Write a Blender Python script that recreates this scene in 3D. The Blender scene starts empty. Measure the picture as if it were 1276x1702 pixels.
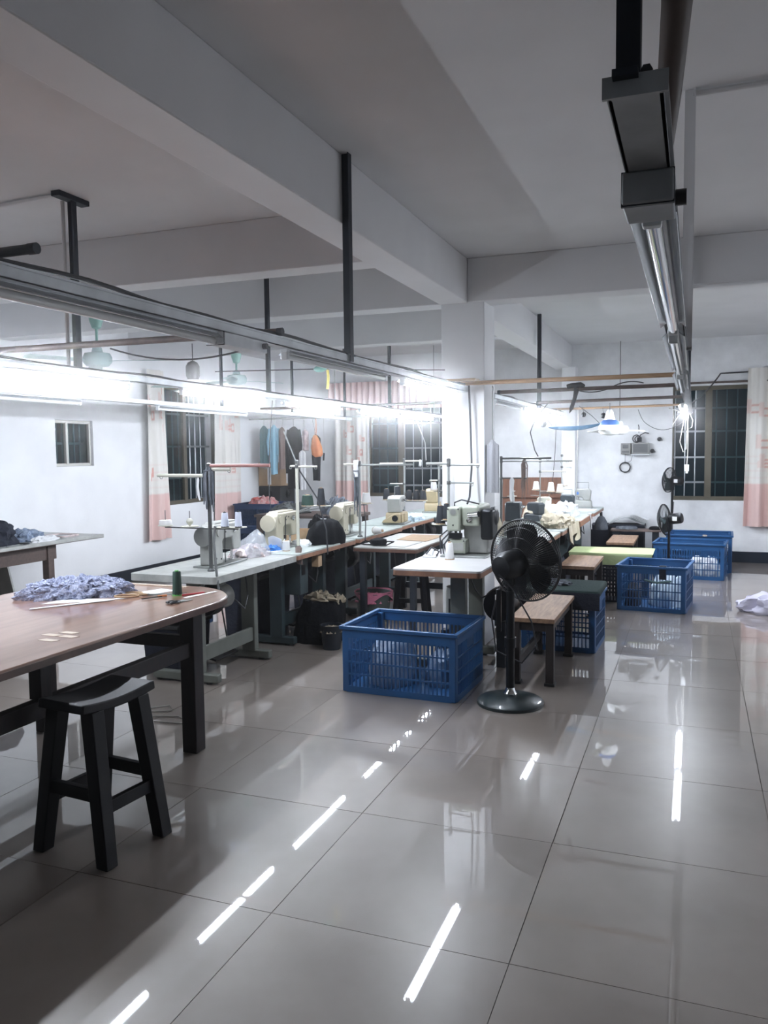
import bpy, bmesh, math, random
from mathutils import Vector, Matrix, noise
R = math.radians
PI = math.pi
random.seed(7)
S = bpy.context.scene
COL = S.collection

# ------------------------------------------------------------------ camera, world, exposure
cam_d = bpy.data.cameras.new('camera')
cam_d.sensor_fit = 'HORIZONTAL'; cam_d.sensor_width = 36.0
cam_d.lens = 1359.957 / 1276 * 36.0
cam_d.clip_start = 0.05; cam_d.clip_end = 100
cam = bpy.data.objects.new('camera', cam_d); COL.objects.link(cam)
yaw, pitch, roll = 0.362978, -0.0744162, -0.010978
fv = Vector((-math.sin(yaw)*math.cos(pitch), math.cos(yaw)*math.cos(pitch), math.sin(pitch)))
rv = Vector((math.cos(yaw), math.sin(yaw), 0)); uv = rv.cross(fv)
r2 = rv*math.cos(roll) + uv*math.sin(roll); u2 = -rv*math.sin(roll) + uv*math.cos(roll)
M = Matrix((r2, u2, -fv)).transposed().to_4x4(); M.translation = Vector((0, 0, 1.53))
cam.matrix_world = M
S.camera = cam
w = bpy.data.worlds.new('night'); S.world = w; w.use_nodes = True
w.node_tree.nodes['Background'].inputs[0].default_value = (0.010, 0.030, 0.045, 1)
w.node_tree.nodes['Background'].inputs[1].default_value = 0.35
S.view_settings.view_transform = 'Standard'; S.view_settings.look = 'None'
S.view_settings.exposure = 0.22; S.view_settings.gamma = 1.0
S.view_settings.use_curve_mapping = False
S.cycles.use_denoising = True
S.cycles.max_bounces = 8; S.cycles.diffuse_bounces = 5; S.cycles.glossy_bounces = 4
S.cycles.transmission_bounces = 6; S.cycles.transparent_max_bounces = 8
S.cycles.caustics_reflective = False; S.cycles.caustics_refractive = False
TUBE_STRENGTH = 230.0

# ------------------------------------------------------------------ materials
def lin(c):
    return tuple((x/255/12.92 if x/255 <= .04045 else ((x/255+.055)/1.055)**2.4) for x in c) + (1,)
def mat(name, c, rough=.6, metal=0, var=.0, scale=8, c2=None, bump=0, bscale=60, coat=0, coat_rough=.05, sheen=0, spec=.5, coat_ior=1.5, stretch=None, detail=4, bdist=.02):
    m = bpy.data.materials.new(name); m.use_nodes = True
    n = m.node_tree.nodes; l = m.node_tree.links; b = n['Principled BSDF']
    b.inputs['Base Color'].default_value = lin(c); b.inputs['Roughness'].default_value = rough
    b.inputs['Metallic'].default_value = metal; b.inputs['Specular IOR Level'].default_value = spec
    b.inputs['Coat Weight'].default_value = coat; b.inputs['Coat IOR'].default_value = coat_ior; b.inputs['Coat Roughness'].default_value = coat_rough
    b.inputs['Sheen Weight'].default_value = sheen
    tc = None
    if c2 or var or bump:
        tc = n.new('ShaderNodeTexCoord'); mp = n.new('ShaderNodeMapping'); l.new(tc.outputs['Object'], mp.inputs[0])
        if stretch: mp.inputs['Scale'].default_value = stretch
    if c2 or var:
        t = n.new('ShaderNodeTexNoise'); t.inputs['Scale'].default_value = scale; t.inputs['Detail'].default_value = detail
        t.inputs['Roughness'].default_value = .6
        l.new(mp.outputs[0], t.inputs['Vector'])
        rp = n.new('ShaderNodeValToRGB'); rp.color_ramp.elements[0].position = .35; rp.color_ramp.elements[1].position = .65
        c2 = c2 or tuple(max(0, x*(1-var)) for x in c)
        rp.color_ramp.elements[0].color = lin(c2); rp.color_ramp.elements[1].color = lin(c)
        l.new(t.outputs['Fac'], rp.inputs[0]); l.new(rp.outputs[0], b.inputs['Base Color'])
    if bump:
        t2 = n.new('ShaderNodeTexNoise'); t2.inputs['Scale'].default_value = bscale; t2.inputs['Detail'].default_value = 3
        l.new(mp.outputs[0], t2.inputs['Vector'])
        bp = n.new('ShaderNodeBump'); bp.inputs['Strength'].default_value = bump; bp.inputs['Distance'].default_value = bdist
        l.new(t2.outputs['Fac'], bp.inputs['Height']); l.new(bp.outputs[0], b.inputs['Normal'])
    return m
def emit(name, c, s):
    m = bpy.data.materials.new(name); m.use_nodes = True
    b = m.node_tree.nodes['Principled BSDF']; b.inputs['Base Color'].default_value = lin((240, 245, 255))
    b.inputs['Emission Color'].default_value = lin(c); b.inputs['Emission Strength'].default_value = s
    return m
def glass(name, c, rough=0.0, thin=True):
    m = bpy.data.materials.new(name); m.use_nodes = True
    b = m.node_tree.nodes['Principled BSDF']
    b.inputs['Base Color'].default_value = lin(c); b.inputs['Roughness'].default_value = rough
    b.inputs['Transmission Weight'].default_value = 1; b.inputs['IOR'].default_value = 1.45
    return m
def attr_mat(name, rough=.8, sheen=.2):
    m = bpy.data.materials.new(name); m.use_nodes = True
    n = m.node_tree.nodes; l = m.node_tree.links; b = n['Principled BSDF']
    a = n.new('ShaderNodeAttribute'); a.attribute_name = 'print'
    l.new(a.outputs['Color'], b.inputs['Base Color']); b.inputs['Roughness'].default_value = rough
    b.inputs['Sheen Weight'].default_value = sheen
    return m

mWall = mat('white_plaster', (240, 242, 244), .85, var=.03, scale=2.5, bump=.08, bscale=45, bdist=.01)
mWallB = mat('white_plaster_grainy', (238, 240, 242), .85, var=.06, scale=4, bump=.12, bscale=30, bdist=.01)
mCeil = mat('ceiling_paint', (228, 229, 231), .9, var=.04, scale=1.2)
mBase = mat('dark_skirting_tile', (26, 34, 46), .35)
mGrout = mat('floor_grout', (96, 90, 84), .8)
mAlu = mat('bronze_aluminium', (112, 106, 92), .4, .5, var=.15, scale=5)
mAluPale = mat('pale_aluminium', (190, 190, 184), .4, .3)
mBar = mat('galvanised_bars', (168, 174, 178), .35, .8)
mGlass = glass('window_glass', (170, 205, 208)); mGlass.node_tree.nodes['Principled BSDF'].inputs['IOR'].default_value = 1.25
mSteel = mat('painted_tray_grey', (232, 238, 242), .5, .2, var=.12, scale=6)
mTrayDk = mat('dark_tray_grey', (168, 174, 178), .5, .2, var=.15, scale=6)
mPost = mat('dark_angle_iron', (44, 50, 60), .55, .4, var=.2, scale=9)
mPostPale = mat('pale_conduit', (222, 224, 226), .5)
mPipe = mat('rusty_brown_pipe', (104, 88, 82), .55, .2, var=.25, scale=14)
mPipeTan = mat('tan_wooden_pole', (176, 144, 112), .6, 0, var=.15, scale=12, stretch=(1, 14, 14))
mTubeOn = emit('fluorescent_tube_lit', (238, 244, 255), TUBE_STRENGTH)
mTubeOff = mat('fluorescent_tube_glass', (222, 226, 226), .12, coat=1)
mFixW = mat('batten_white_enamel', (215, 220, 222), .35, coat=.3)
mFixG = mat('batten_grey_enamel', (226, 232, 236), .4, .1, coat=.3)
mReflector = mat('reflector_sheet', (190, 194, 198), .22, .8)
mBlack = mat('black_plastic', (12, 15, 20), .42)
mBlackM = mat('black_metal', (10, 14, 20), .4, .5)
mDarkTeal = mat('dark_teal_enamel', (14, 32, 36), .42, .1, coat=.2)
mChrome = mat('chrome', (220, 220, 220), .12, 1)
mCable = mat('black_cable', (34, 36, 42), .5)
mCableW = mat('white_cable', (170, 168, 162), .5)
mTeal = mat('teal_enamel', (128, 176, 166), .4, var=.05)
mTealG = mat('teal_grey_blade', (150, 172, 172), .45)
mFanW = mat('white_fan_enamel', (222, 224, 224), .4)
mFanBlue = mat('blue_fan_dome', (72, 108, 170), .4)
mStool = mat('black_brown_stool_wood', (14, 15, 21), .5, 0, c2=(7, 9, 16), scale=9, stretch=(6, 6, 1), spec=.3)
mTabLeg = mat('dark_red_brown_wood', (38, 29, 30), .5, 0, c2=(20, 18, 23), scale=8, stretch=(6, 6, 1), spec=.35)
mTabEdge = mat('table_edge_wood', (92, 66, 54), .45, 0, var=.25, scale=10, coat=.2)
mBench = mat('worn_bench_wood', (158, 128, 102), .55, 0, c2=(118, 92, 74), scale=5, stretch=(9, 1, 9))
mBenchLeg = mat('bench_leg_wood', (40, 31, 30), .6, 0, var=.3, scale=9)
mBrownTab = mat('brown_table_wood', (84, 70, 64), .5, 0, var=.25, scale=7, stretch=(1, 6, 6))
mGreyTop = mat('grey_worn_laminate', (176, 178, 174), .35, 0, c2=(150, 153, 150), scale=11)
mWhiteTop = mat('white_laminate', (204, 204, 204), .3, 0, var=.04, scale=5)
mPaleTop = mat('pale_green_laminate', (172, 182, 178), .38, 0, var=.1, scale=7)
mEdge = mat('brown_edge_band', (150, 108, 84), .55, 0, var=.2, scale=15)
mStand = mat('beige_grey_stand', (112, 116, 110), .5, .1, var=.1, scale=6)
mStandDk = mat('grey_green_stand', (52, 66, 70), .5, .1, var=.12, scale=6)
mStandBk = mat('navy_grey_stand', (24, 32, 42), .5, .1, var=.2, scale=6)
mCream = mat('cream_machine_enamel', (190, 184, 164), .38, 0, var=.05, scale=9, coat=.3)
mGreyM = mat('grey_machine_enamel', (168, 170, 166), .42, .1, var=.1, scale=8)
mGreenM = mat('grey_green_machine_enamel', (160, 166, 152), .4, 0, var=.05, scale=9, coat=.2)
mDarkM = mat('dark_machine_enamel', (58, 66, 72), .45, .2, var=.15, scale=9)
mBronze = mat('tan_machine_enamel', (176, 160, 126), .45, 0, var=.1, scale=9)
mRod = mat('dull_steel_rod', (150, 154, 152), .4, .6)
mRodDk = mat('dark_steel_rod', (92, 94, 94), .45, .6)
mIvory = mat('ivory_plastic', (186, 186, 174), .5)
mRed = mat('red_brown_tube', (150, 96, 92), .5)
mThreadW = mat('white_thread', (214, 214, 214), .85, bump=.25, bscale=300, bdist=.002, stretch=(.1, .1, 1))
mThreadB = mat('lilac_thread', (206, 212, 228), .85, bump=.25, bscale=300, bdist=.002, stretch=(.1, .1, 1))
mThreadK = mat('navy_black_thread', (12, 19, 28), .85, bump=.25, bscale=300, bdist=.002, stretch=(.1, .1, 1))
mThreadG = mat('dark_green_thread', (34, 62, 54), .8, bump=.25, bscale=300, bdist=.002, stretch=(.1, .1, 1))
mGreenTip = mat('bright_green_cap', (96, 176, 92), .5)
mBlue = mat('blue_crate_plastic', (29, 80, 130), .42, var=.08, scale=6)
mBlueDk = mat('deep_blue_crate_plastic', (24, 54, 92), .45, var=.1, scale=6)
mBag = mat('grey_woven_sack', (150, 168, 190), .4, 0, c2=(110, 126, 150), scale=9, bump=.4, bscale=18)
mNavy = mat('navy_cloth', (13, 20, 36), .9, sheen=0, bump=.3, bscale=40)
mBlackCloth = mat('black_cloth', (7, 9, 15), .95, spec=.2, bump=.3, bscale=40)
mGreenCush = mat('dark_green_cushion_cloth', (18, 40, 38), .9, spec=.2, bump=.2, bscale=60)
mLime = mat('pale_lime_cloth', (178, 192, 142), .85, bump=.2, bscale=30)
mCreamCloth = mat('cream_cloth', (206, 198, 178), .9, 0, c2=(184, 172, 148), scale=7, bump=.4, bscale=20)
mWhiteCloth = mat('white_cloth', (212, 214, 216), .9, bump=.35, bscale=18)
mPaleBlueCloth = mat('pale_blue_cloth', (196, 214, 226), .9, bump=.3, bscale=18)
mSkyCloth = mat('sky_blue_cloth', (150, 194, 214), .9, bump=.3, bscale=22)
mBrownCloth = mat('grey_brown_cloth', (126, 110, 104), .9, bump=.3, bscale=22)
mGreyCloth = mat('grey_cloth', (104, 110, 118), .9, 0, c2=(66, 72, 82), scale=14, bump=.4, bscale=22)
mLilac = mat('speckled_blue_lace', (174, 180, 200), .9, 0, c2=(122, 130, 160), scale=60, bump=.8, bscale=90)
mLavender = mat('pale_lavender_cloth', (206, 204, 222), .9, bump=.3, bscale=18)
mOrange = mat('orange_bag', (232, 164, 104), .55, 0, c2=(214, 128, 82), scale=6, bump=.3, bscale=16)
mPink = mat('pink_bin_liner', (196, 116, 140), .4, bump=.4, bscale=25)
mSeaGrey = mat('sea_grey_cloth', (92, 122, 126), .9, bump=.3, bscale=20)
mPaper = mat('white_paper', (228, 230, 232), .7)
mPaperG = mat('grey_printed_paper', (200, 206, 208), .75, 0, c2=(150, 160, 164), scale=24)
mCard = mat('brown_card', (176, 148, 116), .8, 0, var=.12, scale=7)
mTape = mat('pale_tape', (186, 172, 156), .6)
mKraft = mat('tan_scrap', (160, 148, 126), .85, 0, c2=(120, 112, 98), scale=16)
mBoard = mat('reddish_wood_board', (140, 98, 76), .55, 0, c2=(110, 74, 58), scale=6, stretch=(9, 9, 1))
mBlueRag = mat('blue_plastic_cover', (62, 98, 126), .5, bump=.3, bscale=20)
mBlueDish = mat('bright_blue_scraps', (56, 120, 196), .6, bump=.5, bscale=60)
mYellow = mat('yellow_strip', (220, 206, 112), .6)
mRedDot = mat('red_cloth', (196, 76, 84), .9)
mClear = bpy.data.materials.new('clear_plastic_film'); mClear.use_nodes = True
_n = mClear.node_tree.nodes; _l = mClear.node_tree.links
_t = _n.new('ShaderNodeBsdfTransparent'); _t.inputs[0].default_value = (.94, .95, .96, 1); _mx = _n.new('ShaderNodeMixShader'); _mx.inputs[0].default_value = .22
_pb = _n['Principled BSDF']; _pb.inputs['Base Color'].default_value = lin((205, 210, 215)); _pb.inputs['Roughness'].default_value = .12
_l.new(_t.outputs[0], _mx.inputs[1]); _l.new(_pb.outputs[0], _mx.inputs[2]); _l.new(_mx.outputs[0], _n['Material Output'].inputs[0])
mMixed = mat('mixed_pale_scraps', (222, 208, 206), .9, 0, c2=(176, 158, 160), scale=16, bump=.5, bscale=40)
mPanel = mat('grey_meter_box', (150, 150, 148), .5, .2, var=.1, scale=9)
mPanelF = mat('dark_meter_face', (98, 100, 102), .3)
mSticker = mat('white_sticker', (226, 226, 226), .6)
mBlueDot = mat('blue_badge', (70, 120, 190), .5)
mCurtain = attr_mat('printed_curtain')
mBrownChest = mat('speaker_wood_grey', (64, 62, 62), .5)
mGold = mat('brass', (176, 150, 84), .3, .9)

# floor tile: polished porcelain
mTile = mat('polished_tile', (146, 137, 130), .34, 0, c2=(128, 119, 112), scale=1.7, coat=1, coat_rough=.016, coat_ior=1.85, detail=6, spec=.5)
nt = mTile.node_tree; _b = nt.nodes['Principled BSDF']; _oi = nt.nodes.new('ShaderNodeObjectInfo')
_hs = nt.nodes.new('ShaderNodeHueSaturation'); _mr = nt.nodes.new('ShaderNodeMapRange')
_mr.inputs['To Min'].default_value = .95; _mr.inputs['To Max'].default_value = 1.05
_src = _b.inputs['Base Color'].links[0].from_socket
nt.links.new(_oi.outputs['Random'], _mr.inputs[0]); nt.links.new(_mr.outputs[0], _hs.inputs['Value'])
nt.links.new(_src, _hs.inputs['Color']); nt.links.new(_hs.outputs[0], _b.inputs['Base Color'])
# table top: varnished plywood with scuffs
mTop = mat('varnished_plywood', (160, 124, 104), .3, 0, c2=(134, 100, 84), scale=3, stretch=(7, .8, 1), coat=1, coat_rough=.09, coat_ior=1.7, detail=6)

# ------------------------------------------------------------------ mesh helpers
ROOTM = {}
class MB:
    def __init__(s): s.v = []; s.f = []
    def add(s, vs, fs):
        o = len(s.v); s.v += [tuple(p) for p in vs]; s.f += [tuple(i+o for i in f) for f in fs]; return s
    def box(s, x0, x1, y0, y1, z0, z1):
        return s.add([(x0,y0,z0),(x1,y0,z0),(x1,y1,z0),(x0,y1,z0),(x0,y0,z1),(x1,y0,z1),(x1,y1,z1),(x0,y1,z1)],
                     [(0,3,2,1),(4,5,6,7),(0,1,5,4),(1,2,6,5),(2,3,7,6),(3,0,4,7)])
    def cbox(s, c, d, rz=0, rx=0, ry=0):
        m = Matrix.Rotation(rz,3,'Z') @ Matrix.Rotation(ry,3,'Y') @ Matrix.Rotation(rx,3,'X')
        vs = []
        for z in (-1,1):
            for x, y in ((-1,-1),(1,-1),(1,1),(-1,1)):
                vs.append(Vector(c) + m @ Vector((x*d[0]/2, y*d[1]/2, z*d[2]/2)))
        return s.add(vs, [(0,3,2,1),(4,5,6,7),(0,1,5,4),(1,2,6,5),(2,3,7,6),(3,0,4,7)])
    def bar(s, p, q, wx, wy, up=(0,0,1)):
        p, q = Vector(p), Vector(q); d = (q-p).normalized(); a = d.cross(Vector(up))
        if a.length < 1e-4: a = d.cross(Vector((0,1,0)))
        a.normalize(); b = a.cross(d)
        vs = []
        for e in (p, q):
            for i, j in ((-1,-1),(1,-1),(1,1),(-1,1)): vs.append(e + a*i*wx/2 + b*j*wy/2)
        return s.add(vs, [(0,3,2,1),(4,5,6,7),(0,1,5,4),(1,2,6,5),(2,3,7,6),(3,0,4,7)])
    def tube(s, pts, r, n=8, closed=False):
        pts = [Vector(p) for p in pts]; k = len(pts)
        rs = r if isinstance(r, (list, tuple)) else [r]*k
        vs = []; t0 = None; a = None
        for i in range(k):
            if closed: t = pts[(i+1)%k] - pts[i-1]
            else: t = pts[min(i+1,k-1)] - pts[max(i-1,0)]
            if t.length < 1e-9: t = Vector((0,0,1))
            t.normalize()
            if a is None:
                a = t.cross(Vector((0,0,1)))
                if a.length < .05: a = t.cross(Vector((0,1,0)))
            a = (a - t*a.dot(t)); a.normalize(); b = t.cross(a)
            for j in range(n):
                th = 2*PI*j/n; vs.append(pts[i] + (a*math.cos(th) + b*math.sin(th))*rs[i])
        fs = []
        for i in range(k if closed else k-1):
            i2 = (i+1) % k
            for j in range(n): fs.append((i*n+j, i*n+(j+1)%n, i2*n+(j+1)%n, i2*n+j))
        if not closed: fs += [tuple(range(n))[::-1], tuple(range((k-1)*n, k*n))]
        return s.add(vs, fs)
    def cyl(s, p, q, r0, r1=None, n=16): return s.tube([p, q], [r0, r0 if r1 is None else r1], n)
    def lathe(s, prof, c=(0,0,0), axis='Z', n=24, m=None):
        vs = []; k = len(prof)
        for r_, h in prof:
            for j in range(n):
                th = 2*PI*j/n; x, y = r_*math.cos(th), r_*math.sin(th)
                p = {'Z': (x,y,h), 'Y': (x,h,y), 'X': (h,x,y)}[axis]
                p = Vector(p)
                if m is not None: p = m @ p
                vs.append(p + Vector(c))
        fs = [(i*n+j, i*n+(j+1)%n, (i+1)*n+(j+1)%n, (i+1)*n+j) for i in range(k-1) for j in range(n)]
        fs += [tuple(range(n))[::-1], tuple(range((k-1)*n, k*n))]
        return s.add(vs, fs)
    def ring(s, c, R_, r, m=None, n=32, k=6):
        pts = []
        for i in range(n):
            p = Vector((R_*math.cos(2*PI*i/n), R_*math.sin(2*PI*i/n), 0))
            if m is not None: p = m @ p
            pts.append(p + Vector(c))
        return s.tube(pts, r, k, closed=True)
    def prism(s, poly, z0, z1):
        n = len(poly)
        vs = [(x,y,z0) for x,y in poly] + [(x,y,z1) for x,y in poly]
        return s.add(vs, [tuple(range(n))[::-1], tuple(range(n,2*n))] + [(i,(i+1)%n,n+(i+1)%n,n+i) for i in range(n)])
    def extrude_y(s, poly, y0, y1):      # poly of (x,z)
        n = len(poly)
        vs = [(x,y0,z) for x,z in poly] + [(x,y1,z) for x,z in poly]
        return s.add(vs, [tuple(range(n)), tuple(range(n,2*n))[::-1]] + [(i,n+i,n+(i+1)%n,(i+1)%n) for i in range(n)])
    def extrude_x(s, poly, x0, x1):      # poly of (y,z)
        n = len(poly)
        vs = [(x0,y,z) for y,z in poly] + [(x1,y,z) for y,z in poly]
        return s.add(vs, [tuple(range(n)), tuple(range(n,2*n))[::-1]] + [(i,n+i,n+(i+1)%n,(i+1)%n) for i in range(n)])
    def build(s, name, m, parent=None, smooth=40, bevel=0, world=False, seg=2, subd=0):
        me = bpy.data.meshes.new(name)
        vs = s.v
        if world and parent is not None:
            inv = ROOTM[parent.name].inverted(); vs = [inv @ Vector(p) for p in vs]
        me.from_pydata([tuple(p) for p in vs], [], s.f)
        bm = bmesh.new(); bm.from_mesh(me); bmesh.ops.recalc_face_normals(bm, faces=bm.faces); bm.to_mesh(me); bm.free()
        if smooth:
            me.shade_smooth(); me.set_sharp_from_angle(angle=R(smooth))
        me.materials.append(m)
        o = bpy.data.objects.new(name, me); COL.objects.link(o)
        if parent is not None:
            o.parent = parent; ROOTM[o.name] = ROOTM[parent.name].copy()
        else: ROOTM[o.name] = Matrix.Identity(4)
        if bevel:
            b = o.modifiers.new('bevel', 'BEVEL'); b.width = bevel; b.segments = seg; b.limit_method = 'ANGLE'; b.angle_limit = R(50)
            b.harden_normals = False
        if subd:
            b = o.modifiers.new('subd', 'SUBSURF'); b.levels = subd; b.render_levels = subd
        return o
def tag(o, label, cat, group=None, kind=None):
    o['label'] = label
    if cat: o['category'] = cat
    if group: o['group'] = group
    if kind: o['kind'] = kind
    return o
def thing(name, label, cat, loc=(0,0,0), rz=0, group=None):
    o = bpy.data.objects.new(name, None); COL.objects.link(o); o.empty_display_size = .05
    o.location = loc; o.rotation_euler = (0,0,rz)
    ROOTM[o.name] = Matrix.Translation(Vector(loc)) @ Matrix.Rotation(rz,4,'Z')
    return tag(o, label, cat, group)
def copy_tree(o, loc, rz=0, label=None, group=None):
    def rec(a, parent):
        c = a.copy(); COL.objects.link(c)
        if parent is not None: c.parent = parent
        for ch in a.children: rec(ch, c)
        return c
    c = rec(o, None); c.location = loc; c.rotation_euler = (0,0,rz)
    ROOTM[c.name] = Matrix.Translation(Vector(loc)) @ Matrix.Rotation(rz,4,'Z')
    if label: c['label'] = label
    if group: c['group'] = group
    return c
def struct(name, mb, m, label=None, parent=None, **k):
    o = mb.build(name, m, parent, **k)
    if parent is None: o['kind'] = 'structure'
    if label: o['label'] = label
    return o
def N3(p, s=1.0, seed=0): return noise.noise(Vector((p[0]*s+seed*7.3, p[1]*s+seed*3.1, p[2]*s+seed*1.7)))
def pile(c, rx, ry, h, seed=0, rough=.25, fr=1.0, nu=36, nv=14, rz=0, peak=.6):
    """a heap of cloth: a closed lumpy dome with a flat foot"""
    mb = MB(); vs = []; fs = []
    cr, sr = math.cos(rz), math.sin(rz)
    for i in range(nv):
        t = i/(nv-1)
        for j in range(nu):
            th = 2*PI*j/nu
            rad = math.cos(t*PI/2)**peak if i < nv-1 else 0.0
            x, y, z = rx*rad*math.cos(th), ry*rad*math.sin(th), h*math.sin(t*PI/2)
            q = (x/rx*fr*1.6, y/ry*fr*1.6, z/h*1.2)
            d = 1 + rough*(N3(q, 1.3, seed) + .55*N3(q, 2.9, seed+5) + .3*N3(q, 6.1, seed+9))
            x, y = x*d, y*d
            z = max(0, z*(1 + rough*1.3*N3(q, 1.7, seed+3) + rough*.6*N3(q, 4.3, seed+11)))
            if i == 0: z = 0
            vs.append((c[0]+x*cr-y*sr, c[1]+x*sr+y*cr, c[2]+z))
    for i in range(nv-1):
        for j in range(nu): fs.append((i*nu+j, i*nu+(j+1)%nu, (i+1)*nu+(j+1)%nu, (i+1)*nu+j))
    fs.append(tuple(range(nu))[::-1])
    return mb.add(vs, fs)
def drape(prof, waves=5, amp=.15, seed=0, n=36, c=(0,0), rz=0, sx=0):
    """hanging cloth: closed folded tube; prof = [(z, halfwidth, halfdepth, xshift)]"""
    mb = MB(); vs = []; cr, sr = math.cos(rz), math.sin(rz)
    for i, pr in enumerate(prof):
        z, hw, hd = pr[:3]; xs = pr[3] if len(pr) > 3 else 0
        for j in range(n):
            th = 2*PI*j/n
            f = 1 + amp*math.sin(waves*th + seed) + amp*.6*N3((math.cos(th)*1.5, math.sin(th)*1.5, z*4), 1.5, seed)
            x, y = hw*math.cos(th)*(1+.3*(f-1)) + xs, hd*math.sin(th)*f
            zz = z + (.02*N3((x*9, y*9, 0), 1, seed) if i in (0, len(prof)-1) else 0)
            vs.append((c[0]+x*cr-y*sr, c[1]+x*sr+y*cr, zz))
    k = len(prof)
    fs = [(i*n+j, i*n+(j+1)%n, (i+1)*n+(j+1)%n, (i+1)*n+j) for i in range(k-1) for j in range(n)]
    fs += [tuple(range(n))[::-1], tuple(range((k-1)*n, k*n))]
    return mb.add(vs, fs)
def sheet(fn, nu, nv, th=.004):
    """closed thin sheet from fn(u,v)->point, thickened along its normals"""
    P = [[Vector(fn(i/nu, j/nv)) for j in range(nv+1)] for i in range(nu+1)]
    top = []; bot = []
    for i in range(nu+1):
        for j in range(nv+1):
            du = P[min(i+1,nu)][j]-P[max(i-1,0)][j]; dv = P[i][min(j+1,nv)]-P[i][max(j-1,0)]
            nn = du.cross(dv)
            nn = nn.normalized() if nn.length > 1e-12 else Vector((0,0,1))
            top.append(P[i][j]+nn*th/2); bot.append(P[i][j]-nn*th/2)
    o = len(top); W = nv+1; fs = []
    for i in range(nu):
        for j in range(nv):
            a, b, c_, d = i*W+j, (i+1)*W+j, (i+1)*W+j+1, i*W+j+1
            fs += [(a,b,c_,d), (o+a,o+d,o+c_,o+b)]
    for i in range(nu):
        a, b = i*W, (i+1)*W; fs.append((a,o+a,o+b,b)); a, b = i*W+nv, (i+1)*W+nv; fs.append((a,b,o+b,o+a))
    for j in range(nv):
        a, b = j, j+1; fs.append((a,b,o+b,o+a)); a, b = nu*W+j, nu*W+j+1; fs.append((a,o+a,o+b,b))
    return MB().add(top+bot, fs)
def sag(p, q, d, n=12):
    p, q = Vector(p), Vector(q)
    return [p.lerp(q, i/n) - Vector((0,0,d*4*(i/n)*(1-i/n))) for i in range(n+1)]
def rrect(x0, x1, y0, y1, r, n=6):
    out = []
    for cx, cy, a0 in ((x1-r,y1-r,0),(x0+r,y1-r,90),(x0+r,y0+r,180),(x1-r,y0+r,270)):
        for i in range(n+1):
            a = R(a0+90*i/n); out.append((cx+r*math.cos(a), cy+r*math.sin(a)))
    return out

# ================================================================== SETTING
XL, XR, YB, YF, ZC = -6.33, 4.6, 11.79, -4.0, 2.98
struct('floor', fl := MB().box(XL-.2, XR+.2, YF-.2, YB+.2, -.12, -.004), mGrout, 'polished floor of large pale beige tiles with dark thin joints')
floor = bpy.data.objects['floor']; 
tm = MB().box(-.3985, .3985, -.3985, .3985, -.003, 0.0)
tile0 = None
gx0, gy0 = -.494, 3.11
for i in range(-8, 7):
    for j in range(-9, 12):
        x0, y0 = gx0+.8*i, gy0+.8*j
        cx, cy = x0+.4, y0+.4
        if cx-.4 < XL-.4 or cx > XR or cy < YF or cy-.4 > YB: continue
        if cy < -.6 or cx > 2.4: continue
        if tile0 is None: tile0 = t = tm.build('tile', mTile, floor, smooth=0)
        else: t = tile0.copy(); COL.objects.link(t)
        t.location = (cx + random.uniform(-.0006,.0006), cy, 0.0); t.rotation_euler = (R(random.uniform(-.04,.04)), R(random.uniform(-.04,.04)), 0)
        t.location.z = -.0005
# the rest of the floor (never in view): one slab in the same finish
rest = MB().box(2.706, XR, YF, YB, -.003, -.0005).box(XL, 2.706, YF, -.89, -.003, -.0005)
o = rest.build('tile_field', mTile, floor, smooth=0); o['kind'] = 'stuff'

struct('ceiling', MB().box(XL-.2, XR+.2, YF-.2, YB+.2, ZC, ZC+.15), mCeil, 'white painted concrete ceiling')
def wall_y(name, x, y0, y1, holes, t, m, label):
    """wall in the plane x, holes = (y0,y1,z0,z1)"""
    mb = MB(); xa, xb = (x-t, x) if t > 0 else (x, x-t)
    ys = sorted({y0, y1, *[h[0] for h in holes], *[h[1] for h in holes]})
    for a, b in zip(ys, ys[1:]):
        hs = [h for h in holes if h[0] <= a and h[1] >= b]
        if hs: mb.box(xa, xb, a, b, 0, hs[0][2]).box(xa, xb, a, b, hs[0][3], ZC)
        else: mb.box(xa, xb, a, b, 0, ZC)
    return struct(name, mb, m, label, smooth=0)
def wall_x(name, y, x0, x1, holes, t, m, label):
    mb = MB(); ya, yb = (y, y+t) if t > 0 else (y+t, y)
    xs = sorted({x0, x1, *[h[0] for h in holes], *[h[1] for h in holes]})
    for a, b in zip(xs, xs[1:]):
        hs = [h for h in holes if h[0] <= a and h[1] >= b]
        if hs: mb.box(a, b, ya, yb, 0, hs[0][2]).box(a, b, ya, yb, hs[0][3], ZC)
        else: mb.box(a, b, ya, yb, 0, ZC)
    return struct(name, mb, m, label, smooth=0)
W1 = (6.9, 7.48, 1.40, 1.90); W2 = (8.72, 10.05, .86, 2.40)
W3 = (-4.72, -2.95, .83, 2.30); W4 = (-.29, 1.30, .82, 2.35)
wall_y('wall_left', XL, YF, YB, [W1, W2], .2, mWall, 'long white plastered side wall with two windows')
wall_x('wall_back', YB, XL-.2, XR+.2, [W3, W4], .2, mWallB, 'white plastered end wall with two barred windows')
wall_y('wall_right', XR, YF, YB, [], -.2, mWall, 'white plastered side wall')
wall_x('wall_front', YF, XL-.2, XR+.2, [], -.2, mWall, 'white plastered end wall')
struct('baseboard_left', MB().box(XL, XL+.014, YF, YB, 0, .145), mBase, 'dark navy tiled skirting')
struct('baseboard_back', MB().box(XL, XR, YB-.014, YB, 0, .145), mBase, 'dark navy tiled skirting under the windows')
struct('ceiling_beam', MB().box(-1.86, -1.64, YF, YB, 2.65, ZC), mCeil, 'long white concrete ceiling beam running over the column', bevel=.006)
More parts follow.
